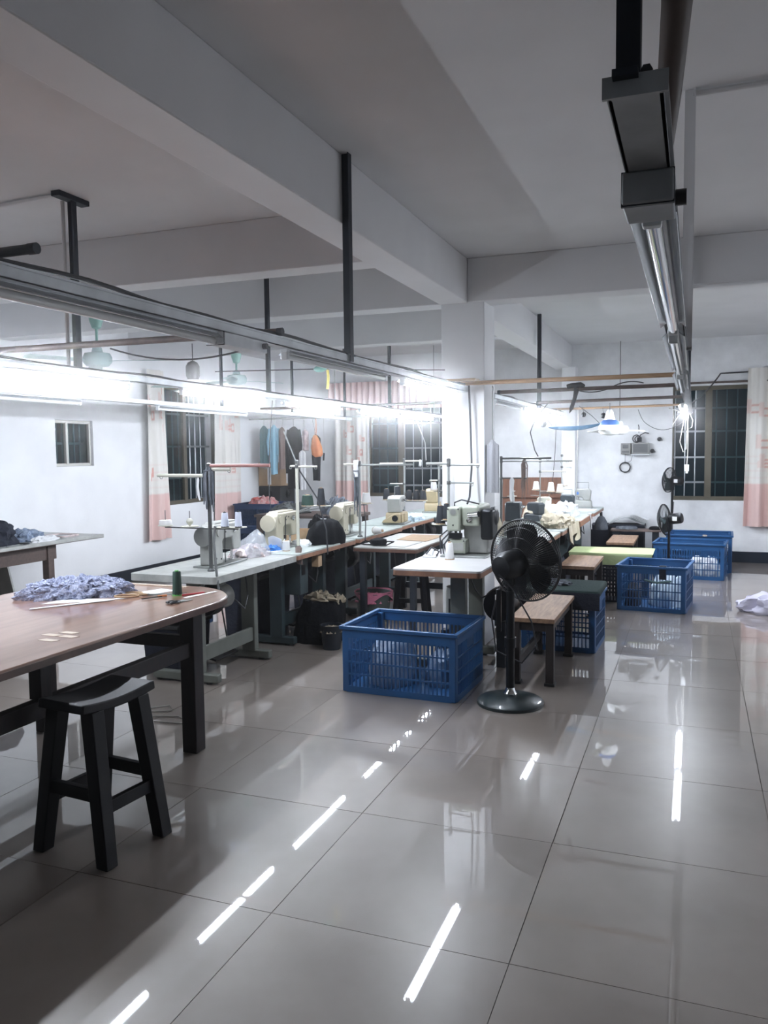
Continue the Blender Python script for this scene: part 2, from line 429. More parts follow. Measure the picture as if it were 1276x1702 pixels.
struct('ceiling_beam', MB().box(XL, -1.86, 6.15, 6.37, 2.652, ZC).box(-1.64, XR, 6.15, 6.37, 2.652, ZC), mCeil, 'white concrete cross beam at the column', bevel=.006)
struct('ceiling_beam', MB().box(XL, -1.86, 4.60, 4.80, 2.655, ZC), mCeil, 'white concrete cross beam before the column, in the left bay', bevel=.006)
struct('ceiling_beam', MB().box(XL, -1.86, 8.15, 8.35, 2.655, ZC), mCeil, 'white concrete cross beam beyond the column, in the left bay', bevel=.006)
struct('column', MB().box(-1.85, -1.51, 6.16, 6.50, 0, 2.66), mWall, 'square white column in the middle of the room', bevel=.006)
struct('pilaster', MB().box(-1.74, -1.55, 11.55, YB, 0, 2.66), mWall, 'shallow white pilaster on the end wall', bevel=.005)

# added scatter volume that imitates lens bloom around the bare tubes
mBloom = bpy.data.materials.new('bloom_scatter'); mBloom.use_nodes = True; _n = mBloom.node_tree.nodes; _n.clear()
_o = _n.new('ShaderNodeOutputMaterial'); _v = _n.new('ShaderNodeVolumeScatter')
_v.inputs['Density'].default_value = .018; _v.inputs['Anisotropy'].default_value = .965
mBloom.node_tree.links.new(_v.outputs[0], _o.inputs['Volume'])
o = MB().box(XL-.1, XR+.1, YF-.1, YB+.1, -.05, ZC+.1).build('bloom_haze', mBloom, smooth=0)
tag(o, 'added scatter volume imitating lens bloom around the bare tubes', 'bloom_haze', None, 'stuff')
S.cycles.volume_bounces = 0

# ---- windows
def window_x(name, hole, stiles, panes, bars, hb, y, label, fm=mAlu, fw=.055):
    """window in the end wall; the grille stands outside the sliding sashes"""
    x0, x1, z0, z1 = hole
    fr = MB()
    fr.box(x0, x1, y+.03, y+.09, z0, z0+fw).box(x0, x1, y+.03, y+.09, z1-fw, z1)
    fr.box(x0, x0+.02, y+.03, y+.09, z0, z1).box(x1-fw, x1, y+.03, y+.09, z0, z1)
    root = struct(name, fr, fm, label, bevel=.004)
    for sx, sw in stiles:
        MB().box(sx-sw/2, sx+sw/2, y+.025, y+.08, z0+fw*.6, z1-fw*.6).build('sash_stile', fm, root, bevel=.004)
    for a, b in panes:
        MB().box(a, b, y+.055, y+.061, z0+fw, z1-fw).build('pane', mGlass, root, smooth=0)
    for xb in bars:
        MB().cyl((xb, y+.15, z0), (xb, y+.15, z1), .009, n=8).build('grille_bar', mBar, root)
    for zb in hb:
        MB().box(x0, x1, y+.14, y+.16, zb-.013, zb+.013).build('grille_rail', mBar, root)
    return root
def window_y(name, hole, stiles, panes, bars, hb, x, label, fm=mAlu, fw=.05):
    y0, y1, z0, z1 = hole
    fr = MB()
    fr.box(x-.09, x-.03, y0, y1, z0, z0+fw).box(x-.09, x-.03, y0, y1, z1-fw, z1)
    fr.box(x-.09, x-.03, y0, y0+fw*.6, z0, z1).box(x-.09, x-.03, y1-fw*.6, y1, z0, z1)
    root = struct(name, fr, fm, label, bevel=.004)
    for sy, sw in stiles:
        MB().box(x-.08, x-.025, sy-sw/2, sy+sw/2, z0+fw*.6, z1-fw*.6).build('sash_stile', fm, root, bevel=.004)
    for a, b in panes:
        MB().box(x-.061, x-.055, a, b, z0+fw, z1-fw).build('pane', mGlass, root, smooth=0)
    for yb in bars:
        MB().cyl((x-.15, yb, z0), (x-.15, yb, z1), .009, n=8).build('grille_bar', mBar, root)
    for zb in hb:
        MB().box(x-.16, x-.14, y0, y1, zb-.013, zb+.013).build('grille_rail', mBar, root)
    return root
window_y('window_1', W1, [(7.10, .035), (7.46, .03)], [(6.93, 7.09), (7.11, 7.45)], [6.98+.09*i for i in range(6)], [1.65], XL, 'small square sliding window in the side wall', mAluPale, .035)
window_y('window_2', W2, [(9.30, .07)], [(8.75, 9.27)], [8.8+.13*i for i in range(10)], [1.2, 1.62, 2.05], XL, 'barred window between two printed curtains in the side wall')
window_x('window_3', W3, [(-4.20, .09), (-3.36, .08)], [(-4.68, -4.24), (-3.32, -3.02)], [-4.6+.14*i for i in range(12)], [1.0, 1.26, 1.57, 1.95], YB, 'barred window under a pleated pink valance in the end wall')
window_x('window_4', W4, [(.165, .085)], [(.2, 1.26)], [-.26+.13*i for i in range(12)], [1.06, 1.40, 1.75, 2.06], YB, 'barred sliding window beside the printed curtain in the end wall')

# ---- curtains
OFF, PINK, SAL, FAINT = lin((226, 224, 218)), lin((220, 190, 184)), lin((208, 158, 146)), lin((224, 216, 210))
def curtain(name, label, p0, p1, z0, z1, folds, amp, nrm, seed=0, flare=0.15, zpink=None, group='printed curtains'):
    """cloth from p0 to p1 (plan), z0..z1, folds along it; print held in a colour attribute"""
    p0, p1 = Vector(p0), Vector(p1); L = (p1-p0).length; nrm = Vector(nrm)
    nu, nv = 72, 90
    zpink = z0 + .27*(z1-z0) if zpink is None else zpink
    rnd = random.Random(seed)
    rects = []
    for k in range(9):
        u = rnd.uniform(.02, .85); zz = rnd.choice([.36, .42, .50, .62, .70, .80, .88]); rects.append((u, zz+rnd.uniform(-.02,.02), rnd.uniform(.08,.16), rnd.uniform(.03,.06)))
    def fn(u, v):
        k = 1 + flare*(1-v)
        uu = .5 + (u-.5)*k
        a = amp*(.55+.45*(1-v))
        d = a*math.sin(folds*2*PI*u + seed + .5*math.sin(3*v+seed)) + a*.4*math.sin(folds*4.7*PI*u+seed*2)
        p = p0.lerp(p1, uu) + nrm*(d + amp*1.2)
        return (p.x, p.y, z0 + (z1-z0)*v)
    mb = sheet(fn, nu, nv, .004)
    o = mb.build(name, mCurtain); tag(o, label, 'curtain', group)
    at = o.data.color_attributes.new('print', 'FLOAT_COLOR', 'POINT')
    W = nv+1; cols = []
    for side in range(2):
        for i in range(nu+1):
            for j in range(nv+1):
                u, v = i/nu, j/nv; z = z0+(z1-z0)*v
                c = OFF
                if z < zpink: c = PINK
                elif z < zpink + .20*(z1-z0) and j % 4 == 0: c = FAINT
                for (ru, rz_, rw, rh) in rects:
                    du, dv = u-ru, v-rz_
                    if 0 <= du <= rw and 0 <= dv <= rh:
                        edge = min(du, rw-du)*L*1.0 < .012 or min(dv, rh-dv)*(z1-z0) < .022
                        if edge and z > zpink-.1: c = SAL
                    if -.05 <= du <= .02 and .0 <= dv <= rh*1.6 and z > zpink: c = lin((222, 204, 196))
                cols.append(c)
    for i, c in enumerate(cols): at.data[i].color = c
    return o
curtain('curtain', 'off-white curtain with pink hem at the near side of the side-wall window', (XL+.03, 8.38, 0), (XL+.03, 8.74, 0), .45, 2.56, 1.6, .035, (1,0,0), 2, .3)
curtain('curtain', 'off-white curtain with pink hem at the far side of the side-wall window', (XL+.03, 9.92, 0), (XL+.03, 10.55, 0), .38, 2.5, 2.2, .035, (1,0,0), 5, .1)
curtain('curtain', 'pale printed curtain hanging under the pleated valance', (-5.25, YB-.03, 0), (-4.72, YB-.03, 0), .58, 2.4, 2.6, .03, (0,-1,0), 9, .02)
curtain('curtain', 'off-white curtain with dusty pink hem at the window by the floor fans', (.63, YB-.05, 0), (1.5, YB-.05, 0), .49, 2.55, 4.0, .045, (0,-1,0), 4, .06)
def valance(u, v):
    return (-5.32+2.5*u, YB-.15-.025*math.sin(u*2*PI*26)-.02*(1-v), 2.16+.42*v)
o = sheet(valance, 260, 6, .004).build('valance', mat('pale_pink_pleats', (232, 206, 202), .85, bump=.1)); tag(o, 'pleated pale pink valance above the end-wall window', 'valance')
rod = MB().cyl((-.35, YB-.06, 2.385), (2.0, YB-.06, 2.385), .014, n=10)
tag(rod.build('curtain_rod', mPipe), 'dark curtain rod over the window by the floor fans', 'rod')

# ================================================================== LIGHT RAILS
ZT = 2.008   # top of trays
def rail(label, x, y0, y1, posts, mt, cable=True, ZT=ZT, hg=.038, hw=.026):
    t = thing('light_rail', label, 'light rail', (x, y0, ZT))
    tr = MB()                                # shallow open tray
    tr.box(x-hw, x+hw, y0, y1, ZT-hg, ZT-hg+.004).box(x-hw, x-hw+.004, y0, y1, ZT-hg, ZT).box(x+hw-.004, x+hw, y0, y1, ZT-hg, ZT)
    tr.box(x+hw, x+hw+.005, y0, y1, ZT-.006, ZT).box(x-hw-.005, x-hw, y0, y1, ZT-.006, ZT)
    tr.build('tray', mt, t, world=True, smooth=0)
    MB().box(x-hw-.006, x+hw+.006, y0-.006, y0, ZT-hg-.002, ZT+.002).build('end_plate', mTrayDk, t, world=True)
    for (px, py, top, wd, m) in posts:
        zl = ZT-hg+.005; p = MB(); p.box(px-wd/2, px+wd/2, py-.003, py+.003, zl, top).box(px+wd/2-.005, px+wd/2, py-wd/2, py+wd/2, zl, top)
        p.box(px-wd/2, px+wd/2, py-.05, py+.05, ZT-.004, ZT+.004)
        p.build('hanger_post', m, t, world=True, smooth=0)
    if cable:
        pts = []; n = int((y1-y0)/.12)
        for i in range(n+1):
            y = y0+(y1-y0)*i/n
            pts.append((x+.012+.006*math.sin(i*1.3), y, ZT+.006+.010*max(0, math.sin(i*.55+x))))
        MB().tube(pts, .007, 6).build('power_cable', mCable, t, world=True)
    return t
def fixture(label, x, y0, y1, lit, group, grey=False, wings=True, ZT=ZT):
    t = thing('tube_light', label, 'tube light', (x, y0, ZT-.04), 0, group)
    fm = mFixG if grey else mFixW
    zb = ZT-.038
    MB().box(x-.018, x+.018, y0, y1, zb-.016, zb-.001).build('batten', fm, t, world=True, bevel=.002)
    if wings:
        wg = MB()
        for s in (-1, 1):
            wg.add([(x+s*.017,y0+.02,zb-.010),(x+s*.036,y0+.02,zb-.026),(x+s*.037,y0+.02,zb-.025),(x+s*.018,y0+.02,zb-.007),
                    (x+s*.017,y1-.02,zb-.010),(x+s*.036,y1-.02,zb-.026),(x+s*.037,y1-.02,zb-.025),(x+s*.018,y1-.02,zb-.007)],
                   [(0,1,2,3),(4,7,6,5),(0,4,5,1),(1,5,6,2),(2,6,7,3),(3,7,4,0)])
        wg.build('reflector', mReflector if not lit else mFixW, t, world=True, smooth=0)
    for yy in (y0+.012, y1-.012):
        MB().box(x-.015, x+.015, yy-.012, yy+.012, zb-.048, zb-.014).build('lampholder', mFixW, t, world=True, bevel=.003)
    MB().cyl((x, y0+.026, zb-.033), (x, y1-.026, zb-.033), .0135, n=14).build('tube', mTubeOn if lit else mTubeOff, t, world=True)
    return t
def ballast(label, x, y0, y1, m=mTrayDk, ZT=ZT):
    t = thing('ballast_box', label, 'ballast box', (x, y0, ZT-.05), 0, None)
    MB().box(x-.036, x+.036, y0, y1, ZT-.085, ZT-.039).build('casing', m, t, world=True, bevel=.003)
    MB().box(x-.037, x+.037, y0+.004, y0+.012, ZT-.087, ZT-.038).build('end_lid', mPost, t, world=True)
    MB().cyl((x+.036, y1-.03, ZT-.06), (x+.052, y1-.03, ZT-.06), .012, n=10).build('cable_gland', mBlack, t, world=True)
XA, XB_, XC, XD = -1.64, -3.25, -4.6, -.10
rail('grey light rail hung over the sewing tables, running to the column', XA, 1.2, 6.12, [(XA+.02, 3.79, ZC, .042, mPost), (XA+.02, 1.0+.25, ZC, .036, mPost)], mSteel)
rail('grey light rail beyond the column over the far machines', XA, 6.95, 11.0, [(XA+.05, 8.96, ZC, .042, mPost)], mSteel)
rail('grey light rail with a T-bracket post over the long row of machines', XB_, 1.9, 11.1, [(XB_-.06, 3.80, ZC, .042, mPost), (XB_-.06, 6.05, 2.98, .036, mPost), (XB_-.03, 8.85, ZC, .036, mPost)], mSteel)
rail('pale light rail nearest the long side wall', XC, 3.0, 10.8, [(XC, 9.0, ZC, .03, mPost), (XC, 10.6, ZC, .03, mPost), (XC, 7.4, ZC, .03, mPost)], mSteel, False)
ZR = 1.949
rail('dark light rail running overhead along the clear aisle', XD+.03, 1.0, 10.6, [(XD+.02, 1.03, ZC, .028, mPost), (XD+.06, 3.67, ZC, .042, mPostPale), (XD+.04, 6.1, 2.96, .04, mPost), (XD+.02, 10.4, ZC, .035, mPost)], mTrayDk, True, ZR, .020, .030)
# T plate and pale conduit on the bracket post
tb = thing('ceiling_bracket', 'dark flat bracket bolted to the ceiling with a pale conduit below it', 'bracket', (-3.31, 3.8, ZC))
MB().box(-3.34, -3.28, 3.68, 3.92, ZC-.03, ZC).build('plate', mPost, tb, world=True, bevel=.003)
MB().cyl((-3.35, 3.78, ZC-.03), (-3.35, 3.78, 2.03), .011, n=8).build('conduit', mPostPale, tb, world=True)
gA, gB = 'tube lights on the rail to the column', 'lit tube lights on the long machine row'
fixture('unlit tube light nearest the camera on the rail to the column', XA, 1.55, 2.62, False, gA, True)
ballast('grey ballast box under the rail to the column, beside a pipe end', XA, 2.60, 2.93, mSteel)
fixture('unlit tube light between the ballast box and the glowing tube at the column', XA, 3.14, 4.36, False, gA, True)
fixture('glowing tube light just in front of the column', XA, 4.64, 5.82, True, gA)
fixture('unlit tube light just behind the column', XA, 7.05, 8.2, False, gA, True)
fixture('glowing tube light beyond the column, over the far machines', XA, 8.35, 9.55, True, gA)
fixture('glowing tube light beyond the column, nearest the pilaster', XA, 9.65, 10.85, True, gA)
for (a, b, lb) in ((1.72, 2.90, 'glowing tube light before the bracket post'), (2.97, 4.17, 'glowing tube light beside the bracket post'), (4.72, 5.86, 'glowing tube light above the nearest sewing machine'), (6.2, 7.36, 'glowing tube light above the black heap of cloth'), (7.86, 9.05, 'glowing tube light in front of the pink valance'), (9.2, 10.4, 'glowing tube light at the end of the long row')):
    fixture(lb, XB_, a, b, True, gB)
fixture('unlit tube light near the small square window', XC, 4.1, 5.3, False, 'unlit tube lights near the side wall', False)
fixture('unlit tube light in front of the side-wall curtains', XC, 6.3, 7.9, False, 'unlit tube lights near the side wall', False)
ballast('dark ballast box under the near end of the aisle rail', XD+.03, 1.265, 1.378, mTrayDk, 1.968)
gFill = 'fill tube lights on the added unseen rail'  # added unseen rail, its lit tubes give fill light from the right
rail('added unseen light rail on the far side of the aisle, for fill light', 2.9, 3.0, 11.0, [(2.92, 4.0, ZC, .036, mPost), (2.92, 9.0, ZC, .036, mPost)], mSteel)
fixture('added unlit tube light on the unseen rail, nearer one', 2.9, 4.4, 5.6, False, gFill)
fixture('added fill tube light on the unseen rail, second', 2.9, 6.4, 7.6, True, gFill)
fixture('added fill tube light on the unseen rail, furthest', 2.9, 8.4, 9.6, True, gFill)
gD = 'tube lights on the aisle rail'
fixture('unlit tube light nearest the camera on the aisle rail', XD+.03, 1.39, 2.75, False, gD, True, True, ZR+.018)
fixture('second unlit tube light on the aisle rail', XD+.025, 2.95, 4.3, False, gD, True, True, ZR+.018)
fixture('third unlit tube light on the aisle rail, smaller in the distance', XD+.02, 4.5, 5.7, False, gD, True, True, ZR+.018)
fixture('glowing tube light on the aisle rail, nearer of the two lit ones', XD-.01, 7.8, 9.0, True, gD, False, True, ZR+.018)
fixture('glowing tube light at the far end of the aisle rail', XD-.02, 9.1, 10.3, True, gD, False, True, ZR+.018)
cd = MB().tube([(-.020,.40,2.98),(-.020,.55,2.45),(-.020,.72,2.20),(-.022,.90,2.09),(-.028,1.05,2.045),(-.040,1.2,2.005),(-.056,1.4,1.975),(-.066,1.6,1.960),(-.070,1.9,1.955)], [.018,.018,.018,.018,.0175,.016,.013,.010,.006], 12)
tag(cd.build('cable_conduit', mat('grey_brown_conduit', (112, 102, 98), .6)), 'thick grey brown conduit rising to the ceiling beside the aisle rail', 'conduit')
for nm, pts, r, lb in (('ceiling_conduit', [(-.03,3.67,2.965),(4.4,3.7,2.965)], .012, 'grey conduit across the ceiling from the pale aisle post'),
                   ('ceiling_conduit', [(-.03,6.1,2.63),(4.4,6.1,2.63)], .012, 'pale conduit along the cross beam beside the aisle rail'),
                   ('ceiling_conduit', [(-3.33,3.72,2.965),(-6.3,3.9,2.965)], .012, 'grey conduit across the ceiling from the T-bracket post'),
                   ('wall_cable', sag((-.1,10.9,2.05),(.3,11.75,2.5),.05)+sag((.3,11.75,2.5),(3,11.77,2.55),.0), .009, 'dark cable rising from the aisle rail along the end wall')):
    tag(MB().tube(pts, r, 8).build(nm, mPostPale if 'conduit' in nm else mCable), lb, 'conduit' if 'conduit' in nm else 'cable')
# ---- cross pipes that tie the rails together
def pipe(label, p, q, r, m, ends=True):
    t = thing('cross_pipe', label, 'pipe', p, 0, 'pipes tying the light rails together')
    P, Q = Vector(p), Vector(q)
    MB().cyl(p, q, r, n=12).build('pipe_shaft', m, t, world=True)
    d = (Q-P).normalized()
    MB().cyl(P-d*.004, P+d*.02, r*1.12, n=12).build('pipe_cap', mPost, t, world=True)
    return t
pipe('grey pipe end nearest the camera, over the near rail end', (-1.505, 1.6, 2.03), (-3.6, 1.62, 2.03), .0125, mPost)
pipe('grey pipe crossing behind the teal ceiling fan', (-1.60, 3.05, 2.025), (-4.7, 3.0, 2.025), .015, mPipe)
pipe('brown pipe crossing from the column to the aisle rail', (-1.68, 6.02, 2.03), (-.09, 6.0, 2.03), .016, mPipeTan)
pipe('brown pipe with a black strap hanging on it', (-1.6, 7.02, 2.025), (-.09, 7.05, 2.035), .016, mPipe)
pipe('thin pipe third from the column', (-1.6, 8.9, 2.03), (-.09, 8.6, 2.03), .016, mPipe)
pipe('thin tan pole furthest from the column', (-1.85, 10.5, 2.03), (-.09, 10.2, 2.03), .014, mPipeTan)
pipe('thin pipe crossing before the pink valance', (-1.7, 8.3, 2.03), (-4.7, 8.4, 2.03), .014, mPipe)

# ================================================================== FANS
def ceiling_fan(label, x, y, z, m, mb_, top=ZC, rod=.25, br=.5, rot=0, dome=None, group='ceiling fans', can=True, bell=False, blue=False):
    t = thing('ceiling_fan', label, 'ceiling fan', (x,y,z), rot, group)
    if can: MB().lathe([(.012,.0),(.035,.01),(.055,.07),(.06,.11),(.02,.115)], (0,0,top-z-.115), n=20).build('canopy', m, t)
    MB().cyl((0,0,.04), (0,0,top-z-.05), .011 if can else .004, n=10).build('down_rod', m if can else mCable, t)
    if bell: MB().lathe([(.02,.05),(.045,.06),(.058,.09),(.058,.17),(.04,.20),(.012,.215)], n=20).build('bell_cover', mPanel, t)
    if blue:
        MB().lathe([(.05,.09),(.055,.10),(.035,.19),(.02,.21)], n=20).build('bell_cover', mFanW, t)
        MB().lathe([(.102,.048),(.095,.075),(.07,.10),(.03,.112)], n=24).build('blue_dome', mFanBlue, t)
    MB().lathe([(.02,.11),(.035,.10),(.045,.06),(.10,.05),(.115,.02),(.115,-.02),(.09,-.05),(.03,-.06)], n=28).build('motor', dome or m, t)
    for k in range(3):
        a = 2*PI*k/3
        ca, sa = math.cos(a), math.sin(a)
        b = MB()
        def P(u, v, h): return (u*ca-v*sa, u*sa+v*ca, h)
        b.add([P(.1,-.02,-.018),P(.2,-.05,-.02),P(br,-.06,-.03),P(br+.02,.0,-.022),P(br,.055,-.012),P(.2,.05,-.008),P(.1,.02,-.014),
               P(.1,-.02,-.014),P(.2,-.05,-.016),P(br,-.06,-.026),P(br+.02,.0,-.018),P(br,.055,-.008),P(.2,.05,-.004),P(.1,.02,-.010)],
              [(6,5,4,3,2,1,0),(7,8,9,10,11,12,13)]+[(i,(i+1)%7,7+(i+1)%7,7+i) for i in range(7)])
        b.build('blade', mb_, t)
    return t
ceiling_fan('teal ceiling fan behind the near light rail', -4.58, 5.5, 2.30, mTeal, mTealG, top=2.66, rot=R(12), br=.6, dome=mTealG)
ceiling_fan('teal ceiling fan further along, over the side-wall curtain', -4.92, 8.25, 2.36, mTeal, mTealG, top=2.66, rot=R(50), br=.55, dome=mTealG)
ceiling_fan('grey-white fan hung on a wire from a pipe near the middle of the long row', -3.97, 5.95, 2.09, mFanW, mTealG, top=2.5, rot=R(20), can=False, br=.42, bell=True)
ceiling_fan('white fan with a blue dome above the wall meters', -.85, 9.0, 1.73, mFanW, mFanW, top=2.06, rot=R(5), dome=None, blue=True, can=False, br=.34)
ceiling_fan('plain white fan behind the blue-domed one', -.88, 10.6, 1.76, mFanW, mFanW, top=2.9, rot=R(40), can=False, br=.4)
ceiling_fan('ceiling fan mostly out of view over the aisle', 1.32, 6.6, 2.56, mFanW, mPost, rot=R(62), br=.62)
ceiling_fan('second ceiling fan mostly out of view, nearer the cross beam', 1.35, 5.2, 2.62, mFanW, mPost, rot=R(58), br=.55)

def pedestal_fan(label, x, y, hz, r, face, tilt=0, rz=0, big=True, base_r=.2, m=mBlackM, base_m=mDarkTeal, low=False):
    t = thing('pedestal_fan', label, 'fan', (x,y,0), 0, 'pedestal fans')
    MB().lathe([(base_r,.0),(base_r,.018),(base_r*.93,.03),(base_r*.3,.05),(base_r*.14,.055),(.03,.06)], n=40).build('base', base_m, t)
    MB().lathe([(.04,.055),(.042,.065),(.03,.085),(.026,.10)], n=20).build('collar', mChrome if big else m, t)
    pr = .026 if big else .014
    MB().cyl((0,0,.09), (0,0,hz-.16), pr, n=14).build('pole', m, t)
    MB().cyl((0,0,hz-.2), (0,0,hz-.05), pr*.75, n=12).cyl((0,0,hz-.5), (0,0,hz-.44), pr*1.35, n=12).build('sleeve', m, t)
    d = Vector((math.sin(face)*math.cos(tilt), math.cos(face)*math.cos(tilt), math.sin(tilt)))   # blow direction
    q = Vector((0,0,1)).rotation_difference(d).to_matrix()
    H = Vector((0,0,hz))
    mr = .085 if big else .058
    MB().lathe([(.02,-.11),(mr*.75,-.10),(mr,-.05),(mr,.05),(mr*.8,.08),(.03,.11)] if big else [(.02,-.145),(mr*.85,-.14),(mr,-.125),(mr,-.02),(mr*.8,.0),(.03,.02)], H, n=22, m=q).build('motor', m, t)
    MB().cbox(H+Vector((0,0,-.07)), (.05,.07,.12)).build('neck', m, t, bevel=.008)
    off = d*(.155 if big else .05)
    cg = MB(); dep = .095 if big else .055
    for s in (-1, 1):
        nrad = 96 if big else 40
        for k in range(nrad):
            th = 2*PI*k/nrad; pts = []
            for i in range(7):
                f = i/6; rr = r*(.16+.84*f); hh = s*dep*(1-f**2.6)
                pts.append(H+off+q @ Vector((rr*math.cos(th), rr*math.sin(th), hh)))
            cg.tube(pts, .0019 if big else .0016, 4)
        for f in (.35, .6, .82):
            cg.ring(H+off+q @ Vector((0,0,s*dep*(1-((f-.16)/.84)**2.6))), r*f, .0018, q, 40, 4)
        cg.lathe([(.005,s*dep-.006),(r*.2,s*dep-.006),(r*.2,s*dep+.004),(.005,s*dep+.004)], H+off, n=24, m=q)
    cg.ring(H+off, r, .006, q, 56, 6).ring(H+off-d*.012, r*1.0, .004, q, 56, 6)
    cg.build('cage', mBlack, t)
    bl = []
    for k in range(5 if big else 3):
        a0 = 2*PI*k/(5 if big else 3) + .4
        def fn(u, v, a0=a0):
            rr = r*(.14+.74*u); a = a0 + (v-.5)*(1.35*(.55+.45*math.sin(u*PI*.9+.3)))
            return H+off+q @ Vector((rr*math.cos(a), rr*math.sin(a), (v-.5)*.055))
        sheet(fn, 8, 6, .003).build('blade', mBlackM if big else mat('smoky_blade', (70, 86, 88), .2), t)
    MB().lathe([(r*.15,-.03),(r*.15,.03),(.02,.04)], H+off, n=20, m=q).build('hub', m, t)
    if big:
        MB().tube([H-d*.15+Vector((.02,0,-.03)), H-d*.1+Vector((.09,-.05,-.12)), Vector((.13,-.02,hz-.33)), Vector((.17,-.03,hz-.5)), Vector((.15,.02,.36)), Vector((.06,.05,.24)), Vector((-.10,.06,.3)), Vector((-.13,.07,.5)), Vector((-.08,.05,.7))], .005, 6).build('power_cord', mCable, t)
        MB().cbox((-.07,.0,hz-.28), (.03,.03,.26)).build('speed_box', m, t, bevel=.005)
        MB().cbox((-.086,-.012,hz-.2), (.006,.012,.03)).build('switch_label', mSticker, t)
    else:
        MB().cbox(H-d*.08+Vector((-.046*d.y,.046*d.x,0)), (.05,.03,.045), rz=PI/2-face).build('rating_sticker', mSticker, t)
    return t
pedestal_fan('large black pedestal fan on a round base, standing beside the front blue crate', -1.02, 4.80, .845, .252, R(24), R(4))
pedestal_fan('small black pedestal fan with a tilted head between the two blue crates', -.25, 9.35, .76, .165, R(-72), R(-8), big=False, base_r=.17)
pedestal_fan('taller black pedestal fan, highest head, in front of the barred window', -.275, 11.52, 1.10, .165, R(-62), R(4), big=False, base_r=.12)

# ================================================================== CUTTING TABLE AND STOOL
ct = thing('cutting_table', 'large brown varnished cutting table with rounded corners and dark legs', 'table', (-2.9, 2.4, 0))
top = []
for cx, cy, rr, a0 in ((-2.27-.40, 3.945-.40, .40, 0), (-3.52+.20, 3.945-.20, .20, 90), (-3.52+.20, .75+.20, .20, 180), (-2.27-.20, .75+.20, .20, 270)):
    for i in range(11): top.append((cx+rr*math.cos(R(a0+9*i)), cy+rr*math.sin(R(a0+9*i))))
MB().prism(top, .738, .772).build('tabletop', mTop, ct, world=True, bevel=.006)
MB().prism([(x+(-2.895-x)*-.002, y+(2.37-y)*-.002) for x, y in top], .735, .762).build('edge_band', mTabEdge, ct, world=True)
for lx, ly in ((-2.39, 3.50), (-3.35, 3.50), (-2.39, 1.15), (-3.35, 1.15)):
    MB().box(lx-.042, lx+.042, ly-.042, ly+.042, 0, .735).build('leg', mTabLeg, ct, world=True, bevel=.004)
for lx in (-2.39, -3.35):
    MB().box(lx-.022, lx+.022, 1.19, 3.46, .50, .575).build('long_stretcher', mTabLeg, ct, world=True, bevel=.004)
for ly in (3.50, 1.15):
    MB().box(-3.31, -2.43, ly-.022, ly+.022, .535, .60).build('cross_stretcher', mTabLeg, ct, world=True, bevel=.004)
for lx in (-2.39, -3.35):
    MB().box(lx-.03, lx+.03, 2.44, 2.50, .575, .735).build('strut', mTabLeg, ct, world=True, bevel=.003)
st = thing('wooden_stool', 'dark wooden stool with splayed legs and dished seat beside the cutting table', 'stool', (-2.165, 2.535, 0), R(-6))
def seatfn(u, v):
    x, y = (u-.5)*.235, (v-.5)*.375
    return (x, y, .598 - .020*math.cos(min(1, abs(y)/.1875)*PI/2)**1 * (1-.25*(2*abs(x)/.235)**2))
sh = sheet(seatfn, 10, 18, .036); sh.build('seat', mStool, st, bevel=.006)
for sx in (-1, 1):
    for sy in (-1, 1):
        f = Vector((sx*.168, sy*.148, 0)); tt = Vector((sx*.088, sy*.118, .575))
        m_ = MB(); vs = []
        for e, ww in ((f, .056), (tt, .062)):
            for i, j in ((-1,-1),(1,-1),(1,1),(-1,1)): vs.append(e+Vector((i*ww/2, j*ww/2, 0)))
        m_.add(vs, [(0,3,2,1),(4,5,6,7),(0,1,5,4),(1,2,6,5),(2,3,7,6),(3,0,4,7)])
        m_.build('leg', mStool, st, bevel=.004)
for sx in (-1, 1): MB().box(sx*.139-.013, sx*.139+.013, -.112, .112, .185, .235).build('side_stretcher', mStool, st, bevel=.003)
for sy in (-1, 1): MB().box(-.112, .112, sy*.138-.013, sy*.138+.013, .235, .285).build('cross_stretcher', mStool, st, bevel=.003)

# on the cutting table
ZTB = .7725
def lie(z=ZTB): return z
hp = pile((-3.10, 3.50, ZTB), .29, .155, .095, 3, .22, 3.4, nu=110, nv=30, rz=R(38), peak=.75)
tag(hp.build('lace_heap', mLilac), 'crumpled heap of speckled blue lace on the cutting table', 'fabric')
def flat(name, label, cat, poly, z, th, m, parent=None):
    return tag(MB().prism(poly, z, z+th).build(name, m, None, smooth=0), label, cat)
flat('paper_pattern', 'wedge-shaped white paper pattern beside the blue lace heap', 'paper', [(-3.09,3.22),(-2.86,3.38),(-2.84,3.45),(-3.00,3.42),(-3.08,3.36)], ZTB, .002, mPaper)
flat('paper_strip', 'long narrow paper strip pointing out from the lace heap', 'paper', [(-3.04,3.10),(-3.03,3.08),(-2.80,3.42),(-2.82,3.44)], ZTB+.003, .002, mPaper)
flat('paper_strip', 'short white paper strip between the lace heap and the shears', 'paper', [(-2.90,3.36),(-2.88,3.34),(-2.74,3.55),(-2.76,3.57)], ZTB, .002, mPaper)
flat('paper_card', 'white card lying behind the green thread spool', 'paper', [(-2.86,3.60),(-2.74,3.58),(-2.66,3.78),(-2.78,3.80)], ZTB, .0025, mPaper)
flat('paper_strip', 'white strip of paper at the far rounded corner of the table', 'paper', [(-2.50,3.60),(-2.475,3.595),(-2.43,3.82),(-2.45,3.825)], ZTB, .002, mPaper)
flat('pale_ruler', 'pale ruler lying along the far end of the cutting table', 'ruler', [(-3.1,3.91),(-3.1,3.88),(-2.68,3.88),(-2.68,3.91)], ZTB, .004, mTape)
